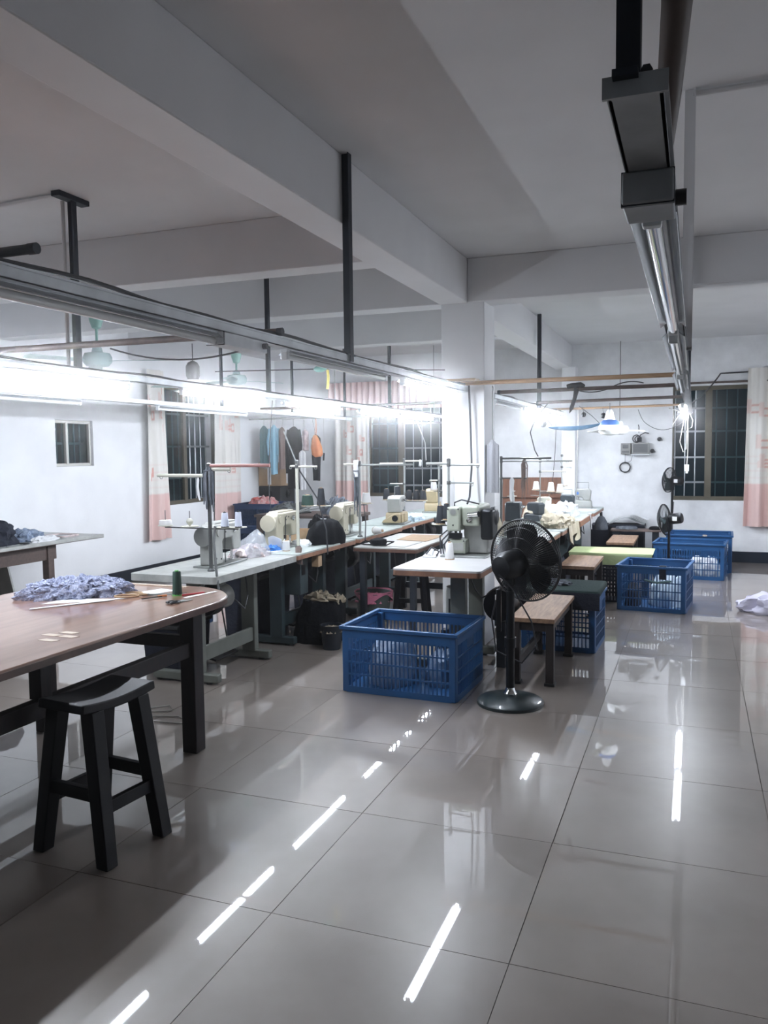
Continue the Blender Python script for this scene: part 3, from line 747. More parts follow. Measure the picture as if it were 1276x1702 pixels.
for k, (x, y) in enumerate(((-2.46, 2.60), (-2.52, 2.68), (-2.43, 2.68), (-2.48, 2.74))):
    flat('tape_scrap', ['small white scrap of tape stuck on the tabletop, largest of four', 'small white tape scrap left of the largest on the tabletop', 'small white tape scrap nearest the stool', 'small white tape scrap nearest the table edge'][k], 'tape', [(x-.045,y-.016),(x+.03,y-.02),(x+.045,y+.012),(x-.03,y+.018)], ZTB, .0008, mTape)
def shears(label, x, y, rz, s=1, hm=mGold):
    t = thing('shears', label, 'scissors', (x,y,ZTB), rz)
    for k in (-1, 1):
        MB().prism([(0,-.006*k),(.0,.012*k),(.17*s,.004*k+.012*k),(.175*s,.002*k+.012*k)] if k > 0 else [(0,.006),(.175*s,.0),(.17*s,-.006),(0,-.012)], .003+.003*(k>0), .006+.003*(k>0)).build('blade', mRod, t)
        pts = [(-.02,.0,.007)] + [(-.09*s+.055*s*math.cos(a), k*(.035*s)+.032*s*math.sin(a), .008) for a in [i*2*PI/14 for i in range(15)]]
        MB().tube(pts[1:], .005, 6).tube([(.0,0,.007),(-.04*s,k*.02*s,.008)], .005, 6).build('handle', hm, t)
    MB().cyl((0,0,.002), (0,0,.012), .006, n=10).build('pivot', mRod, t)
    return t
shears('large shears with tan looped handles on the cutting table', -2.72, 3.60, R(25), 1.15, mCard)
shears('small dark snips near the front edge of the cutting table', -2.44, 3.48, R(70), .45, mBlack)
tp = thing('tweezers', 'slim dark tweezers with an orange grip lying before the green spool', 'tool', (-2.63, 3.56, ZTB), R(62))
MB().bar((-.09,0,.006),(.02,.004,.006),.008,.004).bar((-.09,0,.006),(.02,-.004,.006),.008,.004).build('arms', mBlack, tp)
MB().cyl((-.0,0,.007),(.05,0,.007),.006,n=8).build('grip', mOrange, tp)
pn = thing('red_marker', 'red pencil lying beside the green thread spool', 'pencil', (-2.50, 3.70, ZTB), R(60))
MB().cyl((-.07,0,.005),(.06,0,.005),.0045,n=6).build('shaft', mRedDot, pn); MB().cyl((.06,0,.005),(.075,0,.005),.0045,.001,n=6).build('tip', mCard, pn)
def cone(label, x, y, z, h, r0, r1, m, group=None, tip=mCard, name='thread_cone'):
    t = thing(name, label, 'thread', (x,y,z), 0, group)
    MB().lathe([(r0*.96,.004),(r0,.012),(r1,h*.93),(r1*.9,h*.955)], n=18).build('thread_winding', m, t)
    MB().lathe([(r0*1.02,0),(r0*1.0,.004),(r1*.55,h*.95),(r1*.5,h),(r1*.2,h)], n=12).build('cone_core', tip, t)
    return t
cone('dark green thread spool with a bright green cap on the cutting table', -2.575, 3.655, ZTB, .135, .026, .021, mThreadG, None, mGreenTip, 'thread_spool')

# ================================================================== SEWING TABLES
def sew_table(label, x0, x1, y0, y1, z, mt, me, ms, motor=True, legs=None, front=1, ctrl=False, drawer=False, group='sewing tables', pedal=True):
    """front = +1: the side towards +x carries the pedals' cross bar"""
    t = thing('sewing_table', label, 'table', ((x0+x1)/2, (y0+y1)/2, 0), 0, group)
    MB().prism(rrect(x0, x1, y0, y1, .03, 4), z-.012, z).build('tabletop', mt, t, world=True)
    MB().prism(rrect(x0, x1, y0, y1, .03, 4), z-.045, z-.012).build('edge_band', me, t, world=True)
    for ly in (legs or (y0+.23, y1-.22)):
        xm = (x0+x1)/2
        lg = MB().box(xm-.02, xm+.09, ly-.028, ly+.028, .05, z-.045).build('leg', ms, t, world=True, bevel=.005)
        MB().box(x0+.02, x1-.16 if x1-x0 > .7 else x1-.12, ly-.028, ly+.028, .012, .07).build('foot', ms, lg, world=True, bevel=.008)
        MB().box(x0+.05, x1-.08, ly-.02, ly+.02, z-.085, z-.045).build('bracket', ms, lg, world=True, bevel=.003)
        MB().cyl((x0+.06,ly,0),(x0+.06,ly,.014),.022,n=10).cyl((x1-.2,ly,0),(x1-.2,ly,.014),.022,n=10).build('rubber_foot', mBlack, lg, world=True)
    a, b = (legs or (y0+.23, y1-.22))
    MB().box((x0+x1)/2+.05, (x0+x1)/2+.075, a, b, .14, .24).build('cross_bar', ms, t, world=True, bevel=.003)
    if motor:
        mx, my, mz = (x0+x1)/2+.04, (y0+y1)/2-.06, z-.22
        mo = MB().lathe([(.02,-.13),(.075,-.125),(.085,-.10),(.085,.05),(.07,.07),(.03,.09)], (mx,my,mz), 'Y', 24).build('motor', mGreyM if motor == 1 else mBlackM, t, world=True)
        MB().lathe([(.098,-.09),(.105,-.08),(.105,.0),(.098,.01)], (mx,my-.11,mz), 'Y', 28).build('clutch_housing', mBlackM, mo, world=True)
        MB().lathe([(.04,-.20),(.042,-.19),(.035,-.182),(.042,-.175),(.04,-.165)], (mx,my-.04,mz), 'Y', 20).build('pulley', mRodDk, mo, world=True)
        MB().box(mx-.03, mx+.03, my-.05, my+.03, mz+.06, z-.045).build('motor_mount', mRodDk, mo, world=True, bevel=.004)
        MB().tube([(mx-.04,my-.22,mz),(mx-.06,my-.22,z-.05)],.005,6).tube([(mx+.04,my-.22,mz),(mx+.02,my-.22,z-.05)],.005,6).build('belt', mCable, mo, world=True)
        MB().tube([(mx+.05,my+.05,mz),(mx+.12,my+.12,mz-.1),(mx+.10,my+.2,mz-.02),(mx+.05,my+.25,z-.06)],.006,6).build('motor_cord', mCable, mo, world=True)
    if pedal:
      pd = MB().cbox(((x0+x1)/2+.06*(-front), (y0+y1)/2, .12), (.22,.30,.015), ry=R(12)).build('pedal', mBlackM, t, world=True, bevel=.004)
      MB().cyl(((x0+x1)/2, (y0+y1)/2+.1, .12), ((x0+x1)/2, (y0+y1)/2, z-.26), .006, n=8).build('pedal_rod', mRodDk, pd, world=True)
    if ctrl:
        cx, cy = x1-.16, y0+.30
        cb = MB().box(cx-.09, cx+.06, cy-.05, cy+.09, z-.36, z-.05).build('control_box', ms, t, world=True, bevel=.008)
        MB().box(cx+.06, cx+.064, cy-.03, cy+.03, z-.2, z-.12).build('control_panel', mBlackM, cb, world=True)
    if drawer:
        dr = MB().box(x0+.1, x1-.12, y1-.42, y1-.16, z-.16, z-.05).build('drawer', mBrownTab, t, world=True, bevel=.003)
    return t
TZ = .752
ax0, ax1 = -3.44, -2.79
sew_table('near sewing table with worn grey top and beige stand', ax0, ax1, 4.36, 5.50, TZ, mGreyTop, mGreyTop, mStand, 1, (4.575, 5.27))
sew_table('sewing table with a brown edge under the black cloth heap', ax0, ax1-.02, 5.53, 6.70, TZ, mPaleTop, mEdge, mStandDk, 2, (5.72, 6.5), ctrl=True)
sew_table('third sewing table of the long row, brown edge lit by the tubes', ax0, ax1-.01, 6.74, 7.92, TZ, mPaleTop, mEdge, mStandDk, 2)
sew_table('fourth sewing table of the long row, with pale blue cloth at its end', ax0, ax1-.05, 7.96, 9.14, TZ, mPaleTop, mEdge, mStandDk, 2)
sew_table('last sewing table of the long row under the barred window', ax0, ax1-.05, 9.18, 10.4, TZ, mPaleTop, mStandDk, mStandDk, 2)
sew_table('white-topped sewing table with brown edge in front of the column', -1.84, -1.25, 4.98, 6.10, .765, mWhiteTop, mEdge, mStand, 0, (5.42, 5.90), pedal=False)
sew_table('sewing table just behind the column holding dark machines', -1.84, -1.17, 6.65, 7.78, TZ, mPaleTop, mEdge, mStandDk, 2)
sew_table('sewing table covered by cream cloth behind the large fan', -1.84, -1.16, 7.82, 8.98, TZ, mPaleTop, mEdge, mStandDk, 2)
sew_table('sewing table covered by white cloth in the far row', -1.84, -1.15, 9.02, 10.12, TZ, mPaleTop, mEdge, mStandDk, 2)
sew_table('end sewing table near the wall with a boxy machine on it', -1.84, -1.13, 10.16, 11.28, TZ, mPaleTop, mEdge, mStandDk, 2)
# loose table between the two rows
mtb = thing('work_table', 'low grey work table with a card on it between the machine rows', 'table', (-2.45, 7.1, 0))
MB().prism(rrect(-2.70, -2.13, 6.36, 7.55, .02, 3), .688, .722).build('tabletop', mGreyTop, mtb, world=True)
MB().prism(rrect(-2.702, -2.128, 6.358, 7.552, .02, 3), .684, .712).build('edge_band', mTabEdge, mtb, world=True)
for lx in (-2.64, -2.19):
    for ly in (6.44, 7.47): MB().box(lx-.025, lx+.025, ly-.025, ly+.025, 0, .685).build('leg', mStandBk, mtb, world=True, bevel=.003)
MB().box(-2.64, -2.19, 7.46, 7.48, .2, .26).build('stretcher', mStandBk, mtb, world=True)
flat('card_sheet', 'tan card sheet lying on the low grey work table', 'card', [(-2.52,6.95),(-2.22,6.88),(-2.20,7.42),(-2.54,7.44)], .723, .003, mCard)
flat('dark_mat', 'grey mat lying at the near end of the low work table', 'mat', [(-2.62,6.50),(-2.26,6.42),(-2.24,6.84),(-2.60,6.90)], .723, .003, mGreyM)
bg = thing('black_pouch', 'small black pouch with a strap on the low grey work table', 'bag', (-2.53, 6.52, .727))
MB().lathe([(.06,0),(.075,.015),(.07,.045),(.02,.06)], n=20).build('pouch_body', mBlackCloth, bg)
MB().tube([(-.07,0,.02),(-.13,.02,.03),(-.15,-.04,.01),(-.1,-.08,.008),(.1,-.06,.008),(.14,0,.03),(.07,.01,.03)], .006, 6).build('strap', mBlackCloth, bg)

# ================================================================== SEWING MACHINES
def lockstitch(label, x, y, z, m, rz=0, group='flat-bed sewing machines', s=1.0):
    t = thing('sewing_machine', label, 'sewing machine', (x,y,z), rz, group)
    MB().box(-.088*s, .088*s, -.235*s, .235*s, 0, .012).build('bed_plate', mRod, t, bevel=.003)
    p = [(-.20,.012),(-.065,.012),(-.07,.17),(-.05,.185),(.075,.185),(.085,.10),(.10,.09),(.19,.09),(.205,.11),(.205,.265),(.18,.29),(-.17,.29),(-.20,.265)]
    MB().extrude_x([(a*s, b*s) for a, b in p], -.055*s, .055*s).build('arm_housing', m, t, bevel=.012, seg=3)
    MB().extrude_x([(a*s, b*s) for a, b in [(-.16,.288),(.16,.288),(.14,.303),(-.14,.303)]], -.042*s, .042*s).build('top_cover', m, t, bevel=.005)
    MB().lathe([(.02,.0),(.066*s,.004),(.070*s,.018),(.064*s,.036),(.040*s,.046),(.028*s,.05),(.012,.052)], (0,-.257*s,.215*s), 'Y', 28).build('hand_wheel', mRod if m is mGreyM else m, t)
    MB().lathe([(.02,0),(.052*s,.003),(.05*s,.02)], (0,-.214*s,.215*s), 'Y', 24).build('wheel_collar', m, t)
    MB().cyl((0,.148*s,.10*s),(0,.148*s,.03),.006,n=8).cyl((0,.148*s,.03),(0,.148*s,.013),.0022,.001,n=6).build('needle_bar', mChrome, t)
    MB().cyl((-.0,.168*s,.10*s),(0,.168*s,.02),.005,n=8).box(-.012,.012,.135*s,.178*s,.013,.02).build('presser_foot', mChrome, t)
    for sx in (1, -1):
        MB().lathe([(.02*s,0),(.022*s,.006),(.012*s,.012),(.008*s,.022)] , (sx*.056*s,.10*s,.235*s), 'X', 16, None).build('tension_dial', mChrome, t) if sx > 0 else None
    MB().cyl((.056*s,-.13*s,.235*s),(.062*s,-.13*s,.235*s),.03*s,n=18).build('cover_plate', m, t)
    for q in ((-.1,.05),(-.17,.06),(.02,.25),(-.03,.23)): MB().cyl((.055*s,q[0]*s,q[1]*s),(.059*s,q[0]*s,q[1]*s),.006,n=8).build('screw', mBlackM, t)
    MB().box(-.03*s,.03*s,.205*s,.212*s,.12*s,.25*s).build('face_plate', mRod, t, bevel=.003)
    MB().tube([(.03,-.21*s,.26*s),(.035,-.18*s,.14*s),(.05,-.13*s,.02)],.006,6).build('drive_belt', mRodDk, t)
    MB().tube([(.058*s,-.02*s,.26*s),(.062*s,-.05*s,.25*s),(.063*s,-.06*s,.12*s),(.06*s,-.05*s,.02)],.004,6).build('machine_cord', mCable, t)
    return t
lockstitch('grey sewing machine with round hand wheel on the near table', -3.10, 4.93, TZ, mGreyM, R(4))
lockstitch('cream sewing machine behind the clear plastic bag', -3.16, 5.95, TZ, mCream, R(2))
lockstitch('cream sewing machine behind the black cloth heap', -3.05, 7.02, TZ, mCream, R(3))
def overlock(label, x, y, z, m, rz=0, group='boxy overlock machines', m2=None, funnel=False, s=1.0):
    """short boxy overlock: pedestal bed, head block, looper cover, side wheel"""
    t = thing('overlock_machine', label, 'sewing machine', (x,y,z), rz, group); m2 = m2 or m
    MB().box(-.15*s,.15*s,-.12*s,.12*s,0,.02).build('base_plate', mRod, t, bevel=.003)
    MB().extrude_y([(a*s, b*s) for a, b in [(-.14,.02),(.13,.02),(.14,.10),(.10,.125),(-.12,.125),(-.14,.10)]], -.09*s, .09*s).build('bed_block', m2, t, bevel=.008)
    MB().extrude_y([(a*s, b*s) for a, b in [(-.12,.125),(-.02,.125),(.0,.17),(.10,.18),(.11,.27),(.08,.30),(-.10,.30),(-.13,.27)]], -.07*s, .075*s).build('head_block', m, t, bevel=.012)
    MB().lathe([(.02,0),(.062*s,.004),(.066*s,.02),(.05*s,.034),(.02,.04)], (.14*s,0,.08*s), 'X', 24).build('hand_wheel', mBlackM, t)
    for k in range(4):
        MB().lathe([(.013*s,0),(.015*s,.01),(.008*s,.02),(.005*s,.03)], ((-.09+.05*k)*s,-.072*s,.255*s), 'Y', 12, Matrix.Rotation(PI,3,'X')).build('tension_dial', mBlackM if k%2 else mChrome, t)
    MB().box(-.06*s,.05*s,-.097*s,-.088*s,.03,.11*s).build('looper_cover', m2, t, bevel=.004)
    MB().cyl((.06*s,-.02,.18*s),(.06*s,-.02,.13*s),.006,n=8).build('needle_bar', mChrome, t)
    MB().box(.03*s,.09*s,-.05*s,.02*s,.125*s,.135*s).build('presser_foot', mChrome, t)
    MB().tube([(-.09*s,0,.30*s),(-.09*s,0,.40*s),(.09*s,0,.40*s)],.004,6).build('thread_guide', mRod, t)
    if funnel:
        MB().extrude_x([(a*s, b*s) for a, b in [(-.08,.02),(.12,.02),(.10,.05),(-.02,.12),(-.08,.12)]], -.20*s, -.145*s).build('belt_guard', m2, t, bevel=.01)
        MB().cyl((-.205*s,-.03*s,.07*s),(-.199*s,-.03*s,.07*s),.032*s,n=18).build('guard_hole', mBlackM, t)
    return t
overlock('tan overlock machine with a slanted belt guard, left of the dark cones', -2.98, 8.24, TZ, mGreyM, R(95), m2=mBronze, funnel=True)
overlock('cream overlock machine under two white cones by the window', -3.08, 9.85, TZ, mBronze, R(100))
overlock('dark grey overlock machine right behind the column table', -1.56, 7.5, TZ, mDarkM, R(96), m2=mGreyM, s=.98)
overlock('dark overlock machine half under the cream cloth', -1.58, 8.70, TZ, mDarkM, R(150), m2=mDarkM, s=.72)
overlock('white overlock machine beside the heap of white cones', -1.68, 9.80, TZ, mIvory, R(185), m2=mGreyM, s=.7)
overlock('dark overlock machine in front of the pilaster', -1.48, 10.32, TZ, mDarkM, R(170), m2=mGreyM, s=.7)
ov = overlock('boxy ivory machine with a round blue badge at the end of the far row', -1.37, 10.95, TZ, mGreyM, R(182), m2=mGreyM, s=.85)
MB().cyl((.06,.068,.20),(.06,.070,.20),.02,n=18).cyl((.06,-.058,.21),(.06,-.066,.21),.02,n=18).build('badge', mBlueDot, ov)
# heavy tacking machine on the white table
tk = thing('tacking_machine', 'heavy grey-green tacking machine on the white table', 'sewing machine', (-1.53, 5.72, .765))
MB().box(-.17,.16,-.12,.33,0,.012).build('base_plate', mRod, tk, bevel=.003)
MB().box(-.125,-.0,-.06,.12,.02,.125).build('bed_block', mGreenM, tk, bevel=.012, seg=3)
MB().box(-.11,-.012,-.064,-.06,.045,.10).build('name_plate', mGreyM, tk)
MB().extrude_y([(-.02,.012),(.14,.012),(.15,.18),(.12,.25),(-.03,.25),(-.04,.16)], .04, .30).build('column_block', mGreyM, tk, bevel=.012)
MB().box(-.13,-.03,-.09,.08,.185,.36).build('head_block', mGreenM, tk, bevel=.016, seg=3)
MB().box(-.03,.10,-.05,.30,.22,.37).build('arm_housing', mGreenM, tk, bevel=.02, seg=3)
MB().cyl((-.08,-.02,.185),(-.08,-.02,.135),.010,n=8).cyl((-.055,0,.185),(-.055,0,.13),.007,n=8).box(-.10,-.05,-.045,.02,.125,.135).build('needle_bar', mBlackM, tk)
MB().box(-.12,-.03,-.07,-.02,.13,.17).build('clamp', mBlackM, tk, bevel=.004)
MB().cyl((.02,-.04,.30),(.10,-.06,.31),.022,n=14).cyl((.04,-.055,.27),(.02,-.075,.26),.014,n=12).build('tension_unit', mChrome, tk)
MB().box(.10,.19,-.02,.16,.12,.34).build('solenoid_box', mBlackM, tk, bevel=.02, seg=3)
MB().lathe([(.03,.0),(.07,.004),(.075,.03),(.05,.05)], (.15,.10,.28), 'X', 24).build('hand_wheel', mBlackM, tk)
for q in ((-.118,-.092,.345),(-.042,-.092,.345),(-.08,-.092,.23),(-.118,-.063,.115),(-.01,-.063,.115)): MB().cyl(q,(q[0],q[1]-.004,q[2]),.006,n=8).build('screw', mBlackM, tk)
MB().cyl((-.08,-.093,.325),(-.08,-.0945,.325),.022,n=20).build('dial_plate', mRod, tk)
MB().tube([(-.10,.02,.36),(-.10,.02,.385),(-.05,.03,.405),(.02,.03,.39),(.08,.04,.375)],.005,6).build('top_lever', mBlackM, tk)
for k in range(3): MB().tube([(-.15-.02*k,-.03,.012),(-.17-.015*k,-.02,.08+.03*k),(-.13,.0,.14+.03*k),(-.10,.04,.16+.03*k)],.006,6).build('hose', mCable, tk)
# small tray of clips and a white cone beside it
cone('white thread cone standing in front of the tacking machine', -1.60, 5.50, .765, .125, .034, .022, mThreadW)
cl = thing('tool_tray', 'small white tray of clips and hoses left of the tacking machine', 'tray', (-1.78, 5.62, .766), R(10))
MB().box(-.05,.05,-.07,.07,0,.008).build('tray_base', mPaper, cl, bevel=.002)
MB().cyl((.0,-.02,.008),(.02,.0,.05),.022,.012,n=12).build('nozzle', mPaper, cl); MB().tube([(-.03,.02,.012),(.0,.06,.06),(.06,.04,.03),(.05,-.03,.012)],.006,6).build('loop', mCable, cl)

# ================================================================== THREAD STANDS AND CONES
def stand(label, x, y, z0, h, m, arms=(), plates=(), pr=.009, pins=()):
    t = thing('thread_stand', label, 'thread stand', (x,y,z0), 0, 'thread stands')
    MB().cyl((0,0,0),(0,0,h),pr,n=12).build('pole', m, t)
    MB().lathe([(.025,0),(.025,.008),(.014,.02)], n=14).build('foot_flange', mRodDk, t)
    MB().lathe([(.010,h-.02),(.016,h-.015),(.016,h+.008),(.006,h+.014)], n=12).build('pole_cap', mRodDk, t)
    for (dx, dy, zz, r, mm) in arms:
        d = Vector((dx,dy,0)); 
        a = MB().cyl((0,0,zz),(dx,dy,zz),r,n=8).build('arm', mm, t)
        MB().lathe([(.014,zz-.014),(.016,zz-.01),(.016,zz+.01),(.014,zz+.014)], n=12).build('clamp', mRodDk, a)
        MB().ring((dx*.93,dy*.93,zz-.012), .011, .0022, Matrix.Rotation(PI/2,3,'X'), 12, 5).build('thread_eye', mRod, a)
    for (dx, dy, zz, r) in plates:
        p = MB().lathe([(.004,zz),(r*.4,zz),(r,zz+.004),(r,zz+.009),(r*.5,zz+.006),(.004,zz+.006)], (dx,dy,0), n=24).build('spool_plate', mIvory, t)
        MB().bar((0,0,zz-.004),(dx,dy,zz-.004),.014,.008).build('plate_arm', mRodDk, p)
        MB().cyl((dx,dy,zz),(dx,dy,zz+.11),.003,n=6).build('spool_pin', mRodDk, p)
    return t
stand('grey thread stand with a brown tube arm on the near table', -2.97, 4.60, TZ, .70, mRodDk,
      ((-.42,.03,.63,.011,mIvory),(.44,.02,.695,.011,mRed),(.16,.01,.672,.012,mIvory)), ((-.37,.03,.285,.05),(-.17,.02,.285,.06),(.10,.02,.285,.055),(.19,.04,.285,.055)), .013)
stand('ivory thread stand with a short cross arm by the plastic bag', -3.0, 5.93, TZ, .70, mIvory, ((.17,.02,.66,.008,mIvory),(-.05,-.02,.665,.008,mIvory)), ((-.15,.55,.30,.06),(-.05,.62,.295,.06)), .013)
stand('thread stand with hanging straps over the third table', -2.84, 6.86, TZ, .68, mRod, ((.50,.03,.655,.009,mRod),(-.16,.02,.66,.008,mIvory)), ((.04,.06,.295,.06),(-.06,.10,.30,.055)), .012)
stand('thread stand holding a row of navy cones before the window', -3.12, 8.88, TZ, .68, mRod, ((-.30,.02,.63,.013,mIvory),(.20,.02,.66,.010,mIvory),(-.16,-.04,.40,.007,mRod)), ((-.22,.0,.205,.05),(-.08,.0,.225,.05),(.05,.02,.20,.05),(.14,.02,.20,.05),(.22,.02,.20,.05)), .010)
stand('thread stand with two white cones at the last table of the long row', -2.85, 9.35, TZ, .62, mRod, ((-.12,.02,.42,.008,mIvory),(.1,.02,.60,.008,mIvory)), ((-.06,.0,.295,.05),(.08,.0,.295,.05)), .010)
stand('grey thread stand in front of the column', -1.735, 5.95, .766, .69, mRod, ((.24,.0,.655,.009,mRod),(-.17,-.02,.665,.011,mRod),(.20,-.03,.52,.006,mRod)), ((-.07,-.03,.20,.055),(-.02,-.04,.235,.045)), .010)
stand('thread stand with long arms behind the column', -1.83, 8.17, TZ, .70, mRodDk, ((.50,.02,.69,.010,mRodDk),(.70,.05,.66,.006,mRod),(.25,.03,.49,.007,mRodDk)), ((.1,.05,.30,.05),), .011)
stand('thin thread stand among the white cones of the far row', -1.68, 9.55, TZ, .66, mRod, ((.3,.0,.52,.007,mRod),(.26,.02,.64,.006,mRod)), ((.12,.04,.28,.05),(.22,.06,.27,.05),(-.05,.02,.30,.05)), .007)
stand('thin thread stand near the pilaster', -1.58, 10.55, TZ, .70, mRod, ((.12,.0,.55,.006,mRod),), ((.02,.08,.30,.05),), .006)
cone('lilac-white cone on the near thread stand, left of a pair', -2.87, 4.62, 1.043, .10, .027, .02, mThreadB, None, mBlackM)
cone('lilac-white cone on the near thread stand, right of a pair', -2.78, 4.64, 1.043, .105, .024, .019, mThreadB, None, mBlackM)
cone('flat white spool on the near thread stand above the grey machine', -3.34, 4.63, 1.043, .04, .045, .04, mThreadW, None, mIvory, 'thread_spool')
fc = MB().lathe([(.006,.0),(.02,.015),(.024,.03),(.018,.042),(.006,.05)], (-3.14,4.62,1.048), n=18)
tag(fc.build('pin_cup', mIvory), 'small round ivory cup on the near thread stand', 'cup')
cone('large dark green cone on the stand plate behind the black heap', -3.18, 6.48, 1.055, .10, .055, .045, mThreadG)
cone('tall navy cone on a card behind the black heap', -3.08, 6.55, 1.055, .16, .04, .025, mThreadK)
cone('white cone on the third table thread stand, right of a pair', -2.80, 6.92, 1.056, .10, .042, .034, mThreadW)
cone('white cone on the third table thread stand, left of a pair', -2.90, 6.96, 1.061, .10, .036, .028, mThreadW)
for k, (dx, zz, hh) in enumerate(((-.22,.215,.13),(-.08,.235,.14),(.05,.21,.12),(.14,.21,.12),(.22,.21,.12))):
    cone(['leftmost navy cone on the stand before the window', 'second navy cone from the left before the window, set higher', 'third navy cone from the left before the window', 'fourth navy cone from the left before the window', 'rightmost navy cone of the row before the window'][k], -3.12+dx, 8.88+(.02 if dx > 0 else 0), TZ+zz, hh, .042, .03, mThreadK, 'navy cones before the window')
cone('white cone by the window, left of a pair', -2.91, 9.35, TZ+.305, .10, .042, .03, mThreadW)
cone('white cone by the window, right of a pair next to the column', -2.77, 9.35, TZ+.305, .10, .042, .03, mThreadW)
cone('navy cone on the column thread stand, set lower', -1.785, 5.90, .766+.21, .145, .036, .024, mThreadK)
cone('navy cone on the column thread stand, set higher', -1.735, 5.89, .766+.245, .125, .03, .02, mThreadK)
cone('fallen white cone lying on the third table', -2.80, 7.12, TZ+.0, .12, .035, .022, mThreadW)
o = [x for x in bpy.data.objects if x.get('label') == 'fallen white cone lying on the third table'][0]
o.rotation_euler = (R(88), 0, R(60)); o.location.z = TZ+.036
cone('short white cone next to the ivory stand on the brown-edged table', -3.0, 5.72, TZ, .085, .030, .028, mThreadW)
wc = [(-1.62,9.30,.0,.12,.05,.03),(-1.56,9.42,.0,.20,.045,.03),(-1.56,9.59,.288,.11,.042,.028),(-1.46,9.61,.278,.10,.042,.028),(-1.73,9.57,.308,.10,.04,.026),(-1.50,9.36,.0,.16,.045,.032),(-1.42,9.44,.0,.14,.045,.03),(-1.56,10.63,.308,.14,.04,.026)]
wl = ['shortest white cone of the far heap, standing on the table', 'tallest white cone standing on the far table', 'white cone on the thin stand, middle plate', 'white cone on the thin stand, right-hand plate', 'white cone on the thin stand, left-hand plate', 'white cone standing between the tallest cone and its neighbour', 'white cone standing nearest the white cloth', 'white cone on the stand by the pilaster']
for k, (x, y, dz, h, r0, r1) in enumerate(wc): cone(wl[k], x, y, TZ+dz, h, r0, r1, mThreadW, 'white cones in the far row')
# straps hanging on stands
def strap(label, x, y, z1, z0, m, wd=.05, seed=0, cat='strap', name='hanging_strap', hd=.018):
    prof = [(z0+.0, wd*.35, hd*.7, .01), (z0+(z1-z0)*.25, wd*.5, hd, .0), (z0+(z1-z0)*.6, wd*.42, hd, -.004), (z0+(z1-z0)*.9, wd*.5, hd*.9, 0), (z1, wd*.2, hd*.6, 0)]
    return tag(drape(prof, 4, .2, seed, 24, (x,y)).build(name, m), label, cat)
def tassel(label, x, y, z1, z0, m, nst, spread, seed, r=.006):
    rn = random.Random(seed); mb = MB()
    for k in range(nst):
        a = rn.uniform(0, 2*PI); q = spread*rn.uniform(.3, 1); zb = z0+(z1-z0)*rn.uniform(0, .35)
        cx, cy = q*math.cos(a), q*math.sin(a)
        mb.tube([(x+cx*.3, y+cy*.3, z1-rn.uniform(0,.02)), (x+cx*1.1, y+cy*1.1, z1-(z1-zb)*.2), (x+cx, y+cy, z1-(z1-zb)*.55), (x+cx*1.1+rn.uniform(-.008,.008), y+cy*1.1, zb)], [r*.8, r*1.3, r*1.2, r*.7], 6)
    for zz in (.1, .22): mb.ring((x, y, z1-(z1-z0)*zz), spread*.8, r*.9, None, 14, 5)
    return tag(mb.build('hanging_strips', m), label, 'strips')
tassel('bundle of grey strips tied to the near thread stand', -2.965, 4.585, 1.445, 1.14, mGreyCloth, 16, .034, 2)
strap('thin pale strip hanging left of the grey bundle', -3.035, 4.575, 1.37, 1.22, mPaper, .02, 3, hd=.006)
tassel('silver zipper strips hanging on the third table stand', -2.86, 6.84, 1.40, .93, mGreyCloth, 10, .03, 4)
strap('white strip at the top of the third table stand', -2.86, 6.835, 1.46, 1.30, mPaper, .05, 5, hd=.012)
tassel('small tuft of pale thread at the arm end before the window', -2.93, 8.9, 1.43, 1.33, mPaper, 7, .02, 7, .004)
tassel('grey and brown tangle hanging on the long-armed stand', -1.60, 8.19, 1.44, 1.0, mBrownCloth, 9, .03, 8, .005)
strap('white tape hanging slantwise behind the column', -1.72, 8.17, 1.245, .98, mPaper, .05, 9, hd=.006)
strap('dark pink cloth strip hanging at the corner of the brown-edged table', -2.86, 5.66, .80, .66, mBrownCloth, .06, 10)

